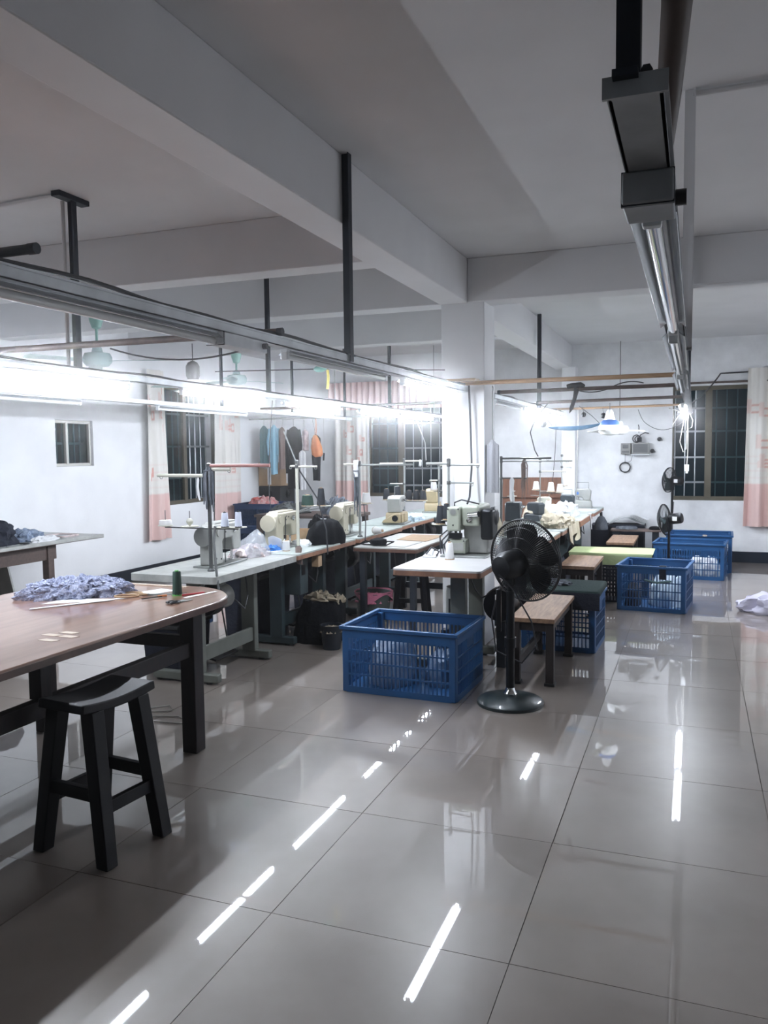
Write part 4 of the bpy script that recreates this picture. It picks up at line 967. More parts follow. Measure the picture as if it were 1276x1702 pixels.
# ================================================================== CRATES
def crate(label, x, y, L, W, H, rz=0, m=mBlue, group='blue slatted crates', z=0, rows=4, pitch=.027):
    t = thing('plastic_crate', label, 'crate', (x,y,z), rz, group)
    th = .010
    rim = MB()
    for s in (-1, 1):
        rim.box(-L/2, L/2, s*W/2-.014, s*W/2+.014, H-.022, H).box(s*L/2-.014, s*L/2+.014, -W/2-.014, W/2+.014, H-.022, H)
    rim.build('rim', m, t, bevel=.003)
    MB().box(-L/2+.01, L/2-.01, -W/2+.01, W/2-.01, .012, .022).build('floor_panel', m, t)
    for sx in (-1, 1):
        for sy in (-1, 1):
            px, py = sx*(L/2-.022), sy*(W/2-.022)
            MB().box(px-.022, px+.022, py-.022, py+.022, 0, H-.02).build('corner_post', m, t, bevel=.008)
    def side(ln, name, fn, handle):
        mb = MB()
        a = ln/2-.04
        zs = [.0, .045]; zt = H-.075
        bands = [(0,.040),(zt,H-.02)]
        for k in range(1, rows): zz = .040+(zt-.040)*k/rows; bands.append((zz-.005, zz+.005))
        for z0, z1 in bands: mb.add(*fn(-a-.01, a+.01, z0, z1))
        n = int(2*a/pitch)
        for i in range(n+1):
            u = -a+2*a*i/n
            wd = .007 if i % 6 else .011
            mb.add(*fn(u-wd/2, u+wd/2, .04, zt))
        if handle: mb.add(*fn(-.075, .075, zt-.06, zt))
        return mb.build(name, m, t, smooth=0)
    def bx(x0, x1, y0, y1, z0, z1):
        q = MB().box(x0, x1, y0, y1, z0, z1); return q.v, q.f
    for s in (-1, 1):
        side(L, 'long_side', lambda a, b, z0, z1, s=s: bx(a, b, s*W/2-th/2-s*.004, s*W/2+th/2-s*.004, z0, z1), False)
        side(W, 'short_side', lambda a, b, z0, z1, s=s: bx(s*L/2-th/2-s*.004, s*L/2+th/2-s*.004, a, b, z0, z1), True)
    return t
crate('large blue slatted crate with grey sacks inside, in front of the white table', -1.695, 4.995, .76, .60, .425, R(-2))
crate('blue slatted crate under the dark green cushion', -.945, 6.46, .56, .54, .42, R(-2))
crate('blue slatted crate standing alone in the aisle, with a strap over its front', -.335, 8.26, .62, .60, .43, R(-6))
crate('blue slatted crate in front of its twin by the end wall', -.03, 10.38, .78, .56, .42, R(-5))
crate('blue slatted crate touching the end wall, with a tape mark on its rim', .07, 11.02, .76, .60, .46, R(-2))
crate('dark blue crate heaped with red scraps in the far corner, upper of two', -5.86, 10.5, .62, .66, .34, R(4), mBlueDk, 'dark blue crates in the far corner', .46, 3)
crate('dark blue crate at the bottom of the stack in the far corner', -5.86, 10.5, .64, .68, .455, R(4), mBlueDk, 'dark blue crates in the far corner', 0, 3)
crate('small blue basket on the floor behind the cutting table legs', -4.28, 6.15, .42, .34, .16, 0, mBlueDk, None, 0, 2, .02)
def heap(name, label, cat, c, rx, ry, h, m, seed, rough=.3, rz=0, fr=1.2, nu=48, nv=16, peak=.6, group=None):
    return tag(pile(c, rx, ry, h, seed, rough, fr, nu, nv, rz, peak).build(name, m), label, cat, group)
heap('woven_sack', 'grey woven sack slumped inside the large blue crate, at the left', 'sack', (-1.84, 4.98, .023), .16, .20, .30, mBag, 12, .15)
heap('woven_sack', 'darker sack lying inside the large blue crate, at the right', 'sack', (-1.50, 5.06, .023), .13, .17, .20, mat('blue_grey_sack', (74, 98, 128), .5, bump=.4, bscale=18), 13, .15)
heap('fabric_bundle', 'pale bundle inside the crate in the aisle', 'fabric', (-.22, 8.3, .023), .17, .2, .28, mPaleBlueCloth, 14, .2)
heap('fabric_bundle', 'dark bundle inside the crate in the aisle', 'fabric', (-.54, 8.2, .023), .07, .15, .20, mNavy, 15, .1)
heap('fabric_bundle', 'white bundle inside the crate in front of its twin', 'fabric', (.13, 10.36, .023), .19, .19, .20, mWhiteCloth, 16, .2)
heap('fabric_scraps', 'red and white scraps heaped on the upper dark blue crate', 'fabric', (-5.86, 10.5, .74), .22, .22, .13, mat('red_white_scraps', (196, 84, 78), .9, 0, c2=(190, 186, 186), scale=9, bump=.4), 17, .35)
sp = thing('crate_strap', 'dark blue strap folded over the front rim of the crate in the aisle', 'strap', (-.26, 7.98, .43), R(-6))
MB().box(-.03,.03,-.03,.02,-.0,.006).box(-.03,.03,-.034,-.028,-.12,.006).build('band', mNavy, sp)
MB().tube([(-.16,-.036,-.13),(-.05,-.042,-.15),(.08,-.042,-.13)],.01,8).build('cord', mSeaGrey, sp)
tag(MB().box(.105,.155,10.70,10.735,.445,.4625).build('tape_mark', mTape), 'beige tape mark on the rim of the crate touching the end wall', 'tape')
# ================================================================== BENCHES, CUSHIONS
def bench(label, x, y, L, W, H, rz=0, mtop=mBench):
    t = thing('wooden_bench', label, 'bench', (x,y,0), rz, 'narrow wooden benches')
    MB().box(-W/2, W/2, -L/2, L/2, H-.03, H).build('seat', mtop, t, bevel=.004)
    for sx in (-1, 1):
        for sy in (-1, 1):
            px, py = sx*(W/2-.035), sy*(L/2-.05)
            lg = MB().box(px-.026, px+.026, py-.026, py+.026, 0.0, H-.03).build('leg', mBenchLeg, t, bevel=.003)
            MB().box(px-.034, px+.034, py-.034, py+.034, 0, .02).build('rubber_foot', mBlack, lg, bevel=.003)
        MB().box(sx*(W/2-.035)-.012, sx*(W/2-.035)+.012, -L/2+.07, L/2-.07, H-.09, H-.03).build('side_apron', mBenchLeg, t)
    for sy in (-1, 1): MB().box(-W/2+.06, W/2-.06, sy*(L/2-.05)-.012, sy*(L/2-.05)+.012, H-.09, H-.03).build('end_apron', mBenchLeg, t)
    MB().box(-W/2+.03, -W/2+.055, -L/2+.07, L/2-.07, .12, .17).build('stretcher', mBenchLeg, t)
    return t
bench('worn wooden bench with square legs behind the large fan', -.965, 5.66, .92, .29, .445)
bench('worn wooden bench in front of the lime green cover', -.985, 7.86, .80, .32, .475)
bench('worn wooden bench near the end wall, beyond the lime green cover', -.80, 10.25, .90, .31, .44)
cu = thing('seat_cushion', 'dark green cloth cushion laid over a blue crate beside the bench', 'cushion', (-.93, 6.45, .422))
MB().box(-.30,.29,-.30,.28,0,.05).build('pad', mGreenCush, cu, bevel=.022, seg=3)
sheet(lambda u, v: (-.30+.59*u, -.305-.004*math.sin(9*u), .04-.13*v), 14, 4, .006).build('front_flap', mNavy, cu)
heap('patterned_cloth', 'small grey patterned cloth crumpled on the dark green cushion', 'fabric', (-1.02, 6.42, .4735), .13, .07, .035, mGreyCloth, 21, .5, nu=40)
heap('fabric_scrap', 'small red scrap on the dark green cushion', 'fabric', (-1.10, 6.55, .4735), .035, .03, .04, mRedDot, 22, .3, nu=20, nv=8)
lm = thing('covered_bench', 'wide bench covered by a pale lime green cloth', 'bench', (-.80, 8.90, 0))
MB().box(-.39,.39,-.27,.24,.38,.448).build('bench_top', mBenchLeg, lm)
for sx in (-1, 1):
    for sy in (-.22, .19): MB().box(sx*.34-.03,sx*.34+.03,sy-.03,sy+.03,0,.38).build('leg', mBenchLeg, lm)
def limefn(u, v):
    x = -.42+.84*u; s = v*1.0
    if s < .62: return (x, .25-.54*s/.62, .456+.004*N3((x*6,s*7,0),1,4))
    k = (s-.62)/.38
    return (x+.01*math.sin(12*x), -.29-.015*math.sin(11*x)*k, .456-.14*k)
sheet(limefn, 30, 26, .006).build('cloth_cover', mLime, lm)
cb = thing('navy_basket', 'dark navy slatted basket under the lime green cover', 'basket', (-.80, 8.48, 0))
MB().box(-.13,.13,-.12,.12,0,.02).build('basket_floor', mNavy, cb)
g = MB()
for i in range(9):
    u = -.125+.25*i/8
    for s in (-1, 1): g.box(u-.006,u+.006,s*.12-.004,s*.12+.004,.02,.34).box(s*.127-.004,s*.127+.004,u*.95-.006,u*.95+.006,.02,.34)
for zz in (.1,.18,.26,.33):
    for s in (-1, 1): g.box(-.13,.13,s*.12-.005,s*.12+.005,zz-.01,zz+.01).box(s*.127-.005,s*.127+.005,-.12,.12,zz-.01,zz+.01)
g.build('lattice', mNavy, cb, smooth=0)

# ================================================================== CLOTH AND THINGS ON THE TABLES
bgp = thing('plastic_bag', 'clear plastic bag of pale scraps on the near sewing table', 'bag', (-3.13, 5.38, TZ))
pile((0,0,0), .13, .16, .075, 31, .35, 1.4, 48, 16).build('scrap_filling', mMixed, bgp)
def bagfn(u, v):
    th = 2*PI*u; k = (1-v)**.75
    x, y = .145*k*math.cos(th), .18*k*math.sin(th)
    q = 1+.16*N3((x*9,y*9,v*3),1.2,7)
    return (x*q, y*q+.12*v, .005+.18*v**.8*(1+.1*N3((u*6,v*4,0),1,2)))
sheet(bagfn, 34, 12, .0012).build('film', mClear, bgp)
dish = thing('cloth_tray', 'small white tray of bright blue scraps beside the clear bag', 'tray', (-3.09, 5.66, TZ))
MB().prism(rrect(-.07,.07,-.09,.09,.02,4), 0, .012).build('tray_base', mPaper, dish)
pile((0,-.01,.012), .055, .07, .035, 33, .4, 1.6, 30, 9).build('scrap_filling', mBlueDish, dish)
sheet(lambda u, v: (-.06+.12*u, .06-.02*v, .012+.11*v*(1-.4*abs(u-.35))), 8, 6, .003).build('white_flap', mWhiteCloth, dish)
bh = drape([(TZ+.001,.215,.12),(TZ+.05,.22,.125),(TZ+.12,.185,.11),(TZ+.18,.12,.08,.01),(TZ+.205,.05,.03,.015)], 7, .10, 3, 44, (-2.93, 6.33), R(75))
tag(bh.build('black_heap', mBlackCloth), 'mound of black cloth on the brown-edged sewing table', 'fabric')
heap('black_cloth', 'smaller black cloth bundle behind the black mound', 'fabric', (-3.12, 6.62, TZ), .13, .09, .19, mBlackCloth, 36, .2, peak=.5)
sr = MB().cbox((-2.95,6.31,TZ+.207), (.05,.012,.004), rz=R(20)); tag(sr.build('white_tag', mPaper), 'small white tag on top of the black mound', 'tag')
heap('white_cloth', 'folded white cloth behind the ivory thread stand', 'fabric', (-3.06, 6.13, TZ), .10, .06, .045, mWhiteCloth, 37, .2)
heap('grey_garments', 'heap of grey garments at the far side of the long row', 'fabric', (-3.93, 8.8, .80), .15, .18, .17, mGreyCloth, 38, .4, peak=.5)
heap('dark_garments', 'heap of dark grey-green garments next to the grey ones', 'fabric', (-4.55, 8.8, .80), .22, .18, .10, mat('dark_olive_cloth', (66, 70, 70), .9, bump=.4, bscale=22), 39, .4, peak=.5)
sd = thing('side_table', 'plain side table under the garment heaps behind the long row', 'table', (-4.25, 8.8, 0))
MB().box(-4.85,-3.65,8.45,9.15,.765,.80).build('tabletop', mBrownTab, sd, world=True, bevel=.004)
for lx in (-4.8,-3.7):
    for ly in (8.5,9.1): MB().box(lx-.03,lx+.03,ly-.03,ly+.03,0,.765).build('leg', mBrownTab, sd, world=True)
heap('pale_blue_cloth', 'pale blue folded cloth lying on the fourth table', 'fabric', (-2.93, 8.66, TZ), .10, .20, .07, mPaleBlueCloth, 41, .25, peak=.3)
cs = thing('card_box', 'small open card box behind the cream machine', 'box', (-3.25, 6.45, TZ), R(10))
MB().box(-.10,.10,-.07,.07,0,.004).box(-.10,.10,-.07,-.066,0,.10).box(-.10,.10,.066,.07,0,.10).box(-.10,-.096,-.07,.07,0,.10).box(.096,.10,-.07,.07,0,.10).build('carton', mCard, cs)
heap('cream_cloth', 'heap of cream cloth spilling over the table edge behind the large fan', 'fabric', (-1.30, 8.38, TZ), .15, .34, .11, mCreamCloth, 42, .35, peak=.4)
sheet(lambda u, v: (-1.15+.012*math.sin(14*u)+.01*v, 8.15+.62*u, TZ+.02-(.13+.05*math.sin(9*u))*v), 22, 8, .006)
tag(sheet(lambda u, v: (-1.15+.02*math.sin(14*u)+.02*v, 8.12+.60*u, TZ+.025-(.15+.05*math.sin(9*u))*v), 22, 8, .006).build('cream_flap', mCreamCloth), 'cream cloth flap hanging from the table edge behind the large fan', 'fabric')
heap('white_cloth', 'heap of white cloth on the far row, beyond the cream cloth', 'fabric', (-1.40, 9.62, TZ), .15, .30, .14, mWhiteCloth, 43, .3, peak=.45)
heap('cream_bundle', 'cream bundle standing before the dark machine behind the column', 'fabric', (-1.68, 7.25, TZ), .07, .07, .17, mCreamCloth, 44, .2)
heap('cream_bundle', 'pale cream bundle at the foot of the white cones', 'fabric', (-1.66, 9.15, TZ), .14, .12, .17, mCreamCloth, 45, .25)
flat('white_sheet', 'white sheet of paper on the end table before the boxy machine', 'paper', [(-1.42,10.45),(-1.17,10.42),(-1.16,10.82),(-1.40,10.84)], TZ+.001, .003, mPaper)
rib = MB().tube([(-1.16,9.75,TZ+.02),(-1.135,9.76,TZ+.015),(-1.125,9.77,TZ-.05),(-1.12,9.78,TZ-.16)], .009, 6); tag(rib.build('white_ribbon', mWhiteCloth), 'narrow white ribbon hanging from the far row edge', 'ribbon')
tb1 = MB()
tag(tb1.box(-1.155,-1.135,8.9,10.0,TZ-.06,TZ-.002).build('edge_trim', mEdge), 'ragged brown edge strip along the far row of tables', 'trim')
hc = thing('hanging_bag', 'grey rounded bag hanging under the end table by a short strap', 'bag', (-1.13, 10.95, .487))
MB().lathe([(.02,.17),(.045,.15),(.075,.09),(.088,.02),(.085,-.01),(.02,-.012)], n=20).build('bag_body', mGreyCloth, hc)
MB().cyl((0,0,.16),(0,-.02,.215),.018,n=8).build('strap', mBlack, hc)

# ================================================================== UNDER THE TABLES
def bucket(label, x, y, r, h, m, fill=None, fm=None, liner=None):
    t = thing('waste_bin', label, 'bin', (x,y,0))
    MB().lathe([(r*.8,.0),(r,h-.01),(r*1.05,h-.006),(r*1.05,h),(r*.96,h),(r*.78,.012),(.01,.012)], n=28).build('bin_body', m, t)
    if liner: 
        sheet(lambda u, v: ((r*(1.06-.02*v))*math.cos(2*PI*u)*(1+.03*math.sin(14*PI*u)), (r*(1.06-.02*v))*math.sin(2*PI*u)*(1+.03*math.sin(14*PI*u)), h+.012-(.06+.04*math.sin(6*PI*u))*v), 40, 4, .003).build('bin_liner', liner, t)
    if fill: pile((0,0,h*.7), r*.92, r*.92, fill, 51, .35, 1.6, 40, 12).build('bin_filling', fm, t)
    return t
bucket('bin with a pink liner under the low work table', -2.66, 6.72, .16, .28, mat('olive_bin', (64, 74, 72), .6), .06, mPink, mPink)
heap('black_sack', 'black sack of offcuts standing under the brown-edged table', 'sack', (-2.83, 5.98, 0), .20, .20, .36, mBlackCloth, 52, .15, peak=.35)
bucket('grey-green pail before the black sack', -2.62, 5.72, .085, .19, mStandBk, .04, mKraft)
for k, (x, y, z, rx, h) in enumerate(((-2.80,5.92,.34,.12,.05),(-2.70,6.02,.30,.07,.06),(-2.88,6.05,.33,.08,.05))):
    heap('paper_scrap', ['largest tan paper scrap on the black sack', 'tan paper scrap at the front of the black sack', 'tan paper scrap at the back of the black sack'][k], 'paper', (x,y,z), rx, rx*.6, h, mKraft, 60+k, .7, rz=k, nu=24, nv=8)
tr = thing('scrap_tray', 'shallow tray of pale scraps beside the grey-green pail', 'tray', (-2.44, 6.08, 0), R(-12))
MB().box(-.13,.13,-.20,.20,0,.012).box(-.13,-.12,-.2,.2,0,.06).box(.12,.13,-.2,.2,0,.06).box(-.13,.13,-.2,-.19,0,.06).box(-.13,.13,.19,.2,0,.06).build('tray_base', mStandBk, tr)
pile((0,0,.012), .10, .16, .16, 64, .45, 1.6, 40, 12).build('tray_filling', mKraft, tr)
for k, (x, y, lb) in enumerate(((-2.40,7.02,'dark wooden stool under the low work table'),(-1.95,7.25,'dark wooden stool beside the legs of the white table'))):
    t = thing('low_stool', lb, 'stool', (x,y,0), R(8+20*k), 'dark stools under the work table')
    MB().box(-.15,.15,-.13,.13,.40,.43).build('seat', mStandBk, t, bevel=.004)
    for sx in (-1,1):
        for sy in (-1,1): MB().bar((sx*.14,sy*.12,0),(sx*.11,sy*.095,.40),.035,.035).build('leg', mStool, t)
    MB().box(-.13,.13,-.012,.012,.14,.18).build('stretcher', mStool, t)
bx = thing('treadle_unit', 'white and black drive unit under the white table', 'machine part', (-1.60, 5.62, 0))
MB().box(-.06,.08,-.03,.03,.24,.56).build('casing', mGreyM, bx, bevel=.012)
MB().prism(rrect(-.035,.0,-.034,-.028,.002,2), .29, .47).build('slot', mBlack, bx); MB().box(-.09,.075,-.04,.04,0,.24).build('pedestal', mStandBk, bx)
MB().ring((.0,-.034,.515),.022,.004,Matrix.Rotation(PI/2,3,'X'),18,6).build('crank_ring', mRod, bx)
mo = thing('black_motor', 'black round motor on the floor side of the white table', 'motor', (-1.255, 5.62, .0))
MB().lathe([(.03,-.10),(.11,-.09),(.12,-.05),(.12,.05),(.09,.09),(.02,.10)], (0,0,.45), 'Y', 28).build('housing', mBlackM, mo); MB().box(-.03,.03,-.04,.04,.0,.34).build('mount_post', mStandBk, mo)
MB().tube([(-.02,-.05,.55),(-.12,-.1,.50),(-.16,-.12,.56),(-.2,-.1,.64)],.006,6).build('motor_cord', mCable, mo)
tag(MB().tube([(-2.86,3.80,.006),(-2.70,3.82,.006),(-2.66,3.86,.006),(-2.78,3.92,.006),(-2.98,3.86,.006),(-3.05,3.98,.006),(-2.95,4.08,.006),(-2.88,4.00,.006),(-3.0,3.93,.006)], .004, 6).build('floor_cord', mCableW), 'loose white cord looped on the floor beside the cutting table leg', 'cord')
for k, (x0, x1, y0, y1, h, lb) in enumerate(((-3.66,-3.30,5.82,6.38,.52,'added dark bin deepening the shade under the brown-edged table'), (-3.66,-3.30,7.06,7.6,.50,'added dark bin deepening the shade under the third table of the long row'), (-3.64,-3.30,8.28,8.8,.50,'added dark bin deepening the shade under the fourth table of the long row'), (-3.66,-3.30,9.5,10.05,.50,'added dark bin deepening the shade under the last table of the long row'), (-3.62,-3.32,4.7,5.12,.34,'added low dark bin deepening the shade under the near sewing table'), (-1.375,-1.20,6.98,7.46,.33,'added dark bin deepening the shade under the table behind the column'), (-1.375,-1.19,8.14,8.66,.33,'added dark bin deepening the shade under the table with cream cloth'), (-1.375,-1.18,9.34,9.82,.33,'added dark bin deepening the shade under the table with white cloth'))):  # added bins block floor light and deepen the shade under the tables
    t = thing('shade_bin', lb, 'bin', ((x0+x1)/2, (y0+y1)/2, 0), 0, 'added bins deepening the shade under the sewing tables'); a, b = (x1-x0)/2, (y1-y0)/2
    MB().add([(-a*.9,-b*.9,0),(a*.9,-b*.9,0),(a*.9,b*.9,0),(-a*.9,b*.9,0),(-a,-b,h),(a,-b,h),(a,b,h),(-a,b,h)],[(0,3,2,1),(4,5,6,7),(0,1,5,4),(1,2,6,5),(2,3,7,6),(3,0,4,7)]).build('bin_body', mNavy, t, bevel=.01)
    MB().box(-a-.012,a+.012,-b-.012,b+.012,h-.03,h).build('bin_rim', mBlack, t, bevel=.006)
    pile((0,0,h), a*.75, b*.75, .09, 90+k, .35, 1.4, 30, 9).build('bin_filling', mBlackCloth if k % 2 else mNavy, t)
hb = thing('hanging_box', 'small white card box hanging under the brown-edged table', 'box', (-2.86, 5.98, .60))
MB().box(-.03,.03,-.035,.035,0,.09).build('carton', mCard, hb, bevel=.003); MB().bar((0,0,.09),(0,0,.11),.02,.02).build('hook', mRodDk, hb)

# ================================================================== LEFT SIDE TABLE
lt = thing('side_wall_table', 'brown wooden table with a grey top against the side wall', 'table', (-5.8, 5.7, 0))
MB().box(-6.31,-5.27,4.55,6.33,.74,.768).build('tabletop', mGreyTop, lt, world=True, bevel=.003)
MB().box(-6.30,-5.272,4.552,6.328,.735,.757).build('edge_band', mBrownTab, lt, world=True)
MB().box(-5.38,-5.345,4.6,5.78,.60,.735).box(-6.28,-5.36,5.74,5.775,.60,.735).build('apron', mBrownTab, lt, world=True)
for lx, ly in ((-5.365,5.70),(-5.365,5.02),(-6.2,5.70),(-6.2,4.65)): MB().box(lx-.035,lx+.035,ly-.035,ly+.035,0,.72).build('leg', mBrownTab, lt, world=True, bevel=.003)
tag(MB().add(*(lambda q: (q.v, q.f))(MB().bar((-6.02,5.86,0),(-6.20,5.86,.66),.30,.02,up=(0,1,0)))).build('leaning_board', mGreyM), 'grey board leaning under the side wall table', 'board')
heap('dark_cloth', 'heap of dark navy cloth on the side wall table', 'fabric', (-5.58, 5.22, .7685), .24, .24, .19, mNavy, 71, .3, peak=.45)
heap('checked_cloth', 'grey-blue checked cloth folded on the side wall table', 'fabric', (-5.55, 5.66, .7685), .15, .16, .085, mat('checked_grey_blue', (150, 164, 182), .9, 0, c2=(96, 112, 138), scale=26, bump=.4, bscale=30), 72, .35, peak=.4)
heap('white_cloth', 'white cloth in front of the checked cloth on the side wall table', 'fabric', (-5.36, 5.66, .7685), .05, .15, .045, mWhiteCloth, 73, .25, peak=.4)
pw = thing('tray_frame', 'small pale rectangular tray at the end of the side wall table', 'tray', (-5.46, 5.98, .7685))
MB().prism(rrect(-.12,.12,-.11,.11,.03,4), 0, .008).build('tray_base', mGreyM, pw)
MB().tube([(x,y,.016) for x,y in rrect(-.115,.115,-.105,.105,.03,4)], .010, 6, closed=True).build('tray_rim', mMixed, pw)
MB().prism(rrect(-.05,.06,-.05,.05,.02,4), .008, .018).build('tray_pad', mPaperG, pw)
sc = thing('shears', 'shears with dark loops at the front edge of the side wall table', 'scissors', (-5.33, 5.34, .7685), R(100))
MB().bar((0,0,.006),(-.26,.02,.006),.012,.006).build('blade', mRod, sc)
for k in (-1,1): MB().ring((.06,k*.024,.008),.024,.005,None,16,6).build('handle', mBlack, sc)

# ================================================================== CORNER: SPEAKER, CLOTHES
sk = thing('speaker_tower', 'black loudspeaker standing on a stand in the far corner', 'speaker', (-6.13, 11.42, 0), 0)
MB().box(-.19,.19,-.24,.24,.36,1.01).build('cabinet', mBlack, sk, bevel=.01)
MB().box(-.12,.12,-.15,.15,0,.36).build('stand_base', mStandBk, sk)
for zz, rr in ((.62,.12),(.88,.06)): MB().lathe([(rr,-.012),(rr*.95,.0),(rr*.4,.02),(.01,.015)], (.192,0,zz), 'X', 24).ring((.195,0,zz),rr,.008,Matrix.Rotation(PI/2,3,'Y'),28,6).build('driver', mBlackM, sk)
for zz, rr in ((.62,.12),(.88,.06)): MB().lathe([(rr,.012),(rr*.95,.0),(rr*.4,-.02),(.01,-.015)], (0,-.242,zz), 'Y', 24).build('driver', mBlackM, sk)
bxs = thing('carton', 'brown carton with a pale label on top of the loudspeaker', 'box', (-6.13, 11.42, 1.011), 0)
MB().box(-.19,.19,-.24,.24,0,.36).build('carton_body', mCard, bxs, bevel=.004)
MB().box(-.03,.03,-.243,-.24,.02,.28).build('label_strip', mPaper, bxs); MB().box(.19,.193,-.05,.05,.03,.28).build('label_strip', mPaper, bxs)
MB().box(-.03,.03,-.242,.242,.358,.362).build('packing_tape', mTape, bxs)
rk = thing('clothes_rail', 'thin metal rail carrying the clothes in the far corner', 'clothes rail', (-5.6, 10.95, 2.03))
MB().cyl((XL,10.95,2.03),(-3.3,10.95,2.03),.014,n=10).build('rail_bar', mRod, rk, world=True)
for xx in (-4.9,-3.4): MB().cyl((xx,10.95,2.03),(xx,10.95,ZC),.006,n=6).build('hanger_rod', mRod, rk, world=True)
def garment(label, x, ztop, zbot, w, dp, m, seed, sleeve=0, y=10.95, cat='garment', hang=2.03, taper=1.0):
    t = thing('hanging_garment', label, cat, (x,y,ztop), 0, 'clothes hanging in the far corner')
    h = ztop-zbot
    prof = [(-h,w*taper,dp),(-h*.75,w*(.4+.6*taper),dp*.95),(-h*.5,w*.95,dp),(-h*.25,w,dp),(-h*.08,w*.95,dp*.8),(-.02,w*.55,dp*.6),(0,w*.2,dp*.3)]
    drape(prof, 5, .22, seed, 32).build('cloth_body', m, t)
    MB().tube([(0,0,-.01),(0,10.95-y if cat!='x' and abs(y-10.95)<.2 else 0,hang-ztop-.03),(0,.012,hang-ztop-.005),(0,.014,hang-ztop+.012),(0,0,hang-ztop+.018),(0,-.014,hang-ztop+.008)], .003, 5).build('hanger_hook', mRod, t)
    if sleeve:
        for s in (-1, 1): MB().tube([(s*w*.75,0,-.04),(s*w*1.05,-.01,-h*.3),(s*w*.98,-.015,-h*sleeve)], [dp*.6,dp*.75,dp*.55], 10).build('sleeve', m, t)
    return t
garment('sea-grey garment nearest the speaker, leftmost of the hanging clothes', -6.08, 1.92, 1.30, .07, .05, mSeaGrey, 1)
garment('sky blue shirt hanging in the far corner', -5.90, 1.92, 1.19, .075, .055, mSkyCloth, 2, .6, 10.93, taper=.6)
garment('grey-brown garment between the blue shirt and the black one', -5.755, 1.9, 1.28, .05, .045, mBrownCloth, 3, 0, 10.91)
garment('long black garment in the middle of the hanging clothes', -5.585, 1.90, .98, .105, .05, mBlackCloth, 4, .75, 10.96)
garment('white scarf hanging in front of the black garment', -5.41, 1.56, .98, .055, .03, mWhiteCloth, 5, 0, 10.88, 'scarf', taper=.9)
garment('short black garment under the orange bag', -5.27, 1.78, 1.10, .075, .03, mBlackCloth, 6, 0, 11.06, taper=.7)
garment('pale grey frilled garment above the white scarf', -5.405, 1.86, 1.55, .05, .045, mMixed, 8, 0, 10.98)
ob = thing('orange_bag', 'orange cloth bag at the right end of the hanging clothes', 'bag', (-5.215, 10.95, 1.78))
drape([(-.32,.05,.04,.03),(-.29,.085,.06,.02),(-.18,.085,.065,.005),(-.06,.05,.045,-.01),(0,.025,.02,-.015)], 4, .12, 5, 28).build('bag_body', mOrange, ob)
MB().tube([(-.02,0,-.01),(-.01,0,.12),(0,.0,.265),(.012,0,.12),(.0,0,-.01)], .004, 5).build('handle', mOrange, ob)
pegs = thing('peg_clip', 'dark clip hanging beside the orange bag', 'clip', (-5.10, 10.95, 1.40)); MB().bar((0,0,0),(.01,0,.11),.02,.015).build('jaw', mBlack, pegs); MB().cyl((.01,0,.11),(.012,.0,.625),.002,n=5).build('string', mCableW, pegs)

# ================================================================== BACK WALL AND FAR RIGHT
bd = thing('wooden_board', 'reddish wooden panel leaning on the end wall behind the far row', 'panel', (-2.2, 11.66, 0))
MB().cbox((-2.17,11.70,.58), (.86,.03,1.10), rx=R(-3)).build('panel_board', mBoard, bd, world=True, bevel=.003)
MB().cbox((-2.17,11.665,.86), (.80,.012,.03), rx=R(-3)).build('panel_batten', mBoard, bd, world=True)
def wallbox(name, label, cat, x0, x1, z0, z1, d, m): 
    t = thing(name, label, cat, ((x0+x1)/2, YB, (z0+z1)/2)); MB().box(x0,x1,YB-d,YB,z0,z1).build('case', m, t, world=True, bevel=.006); return t
mb1 = wallbox('meter_box', 'small grey switch box with a breaker on the end wall', 'switch box', -.955, -.825, 1.45, 1.60, .07, mPanel)
MB().box(-.93,-.86,YB-.09,YB-.07,1.53,1.58).build('breaker', mPanelF, mb1, world=True, bevel=.003); MB().box(-.94,-.845,YB-.076,YB-.07,1.47,1.495).build('label_slot', mPanelF, mb1, world=True)
mb2 = wallbox('meter_cabinet', 'wider grey meter cabinet beside the switch box', 'switch box', -.81, -.585, 1.45, 1.605, .10, mPanel)
MB().box(-.79,-.60,YB-.104,YB-.10,1.47,1.585).build('meter_window', mPanelF, mb2, world=True); MB().box(-.82,-.575,YB-.115,YB,1.435,1.45).build('base_ledge', mFixW, mb2, world=True)
cw = thing('cable_coil', 'dark tangle of cable on top of the meter cabinet', 'cable', (-.72, YB-.05, 1.62))
MB().ring((-.03,-.02,.04),.05,.007,Matrix.Rotation(PI/2,3,'X'),20,6).ring((-.01,-.03,.035),.04,.007,Matrix.Rotation(PI/2.3,3,'X'),20,6).tube([(0,-.02,.0),(.02,-.02,.09),(.08,-.03,.12),(.13,-.02,.11)],.008,6).tube([(.0,-.02,.12),(.0,-.01,.2),(-.01,0,.23)],.006,6).build('loops', mCable, cw)
MB().box(-.02,.04,-.05,-.01,-.005,.06).build('plug_block', mBlackM, cw)
co = thing('wire_coil', 'round coil of dark wire hanging under the switch box', 'cable', (-.90, YB-.02, 1.27))
for k in range(5): MB().ring((.003*math.sin(k*3), -.006*k+.006, .003*math.cos(k*2)), .068+.003*math.sin(k*2.1), .005, Matrix.Rotation(PI/2+.03*k,3,'X'), 30, 5).build('coil_turn', mCable, co)
MB().tube([(0,-.02,.07),(.0,-.03,.18)],.003,5).tube([(.03,-.01,.06),(.08,-.01,.09),(.10,-.02,.18)],.003,5).build('coil_lead', mCable, co)
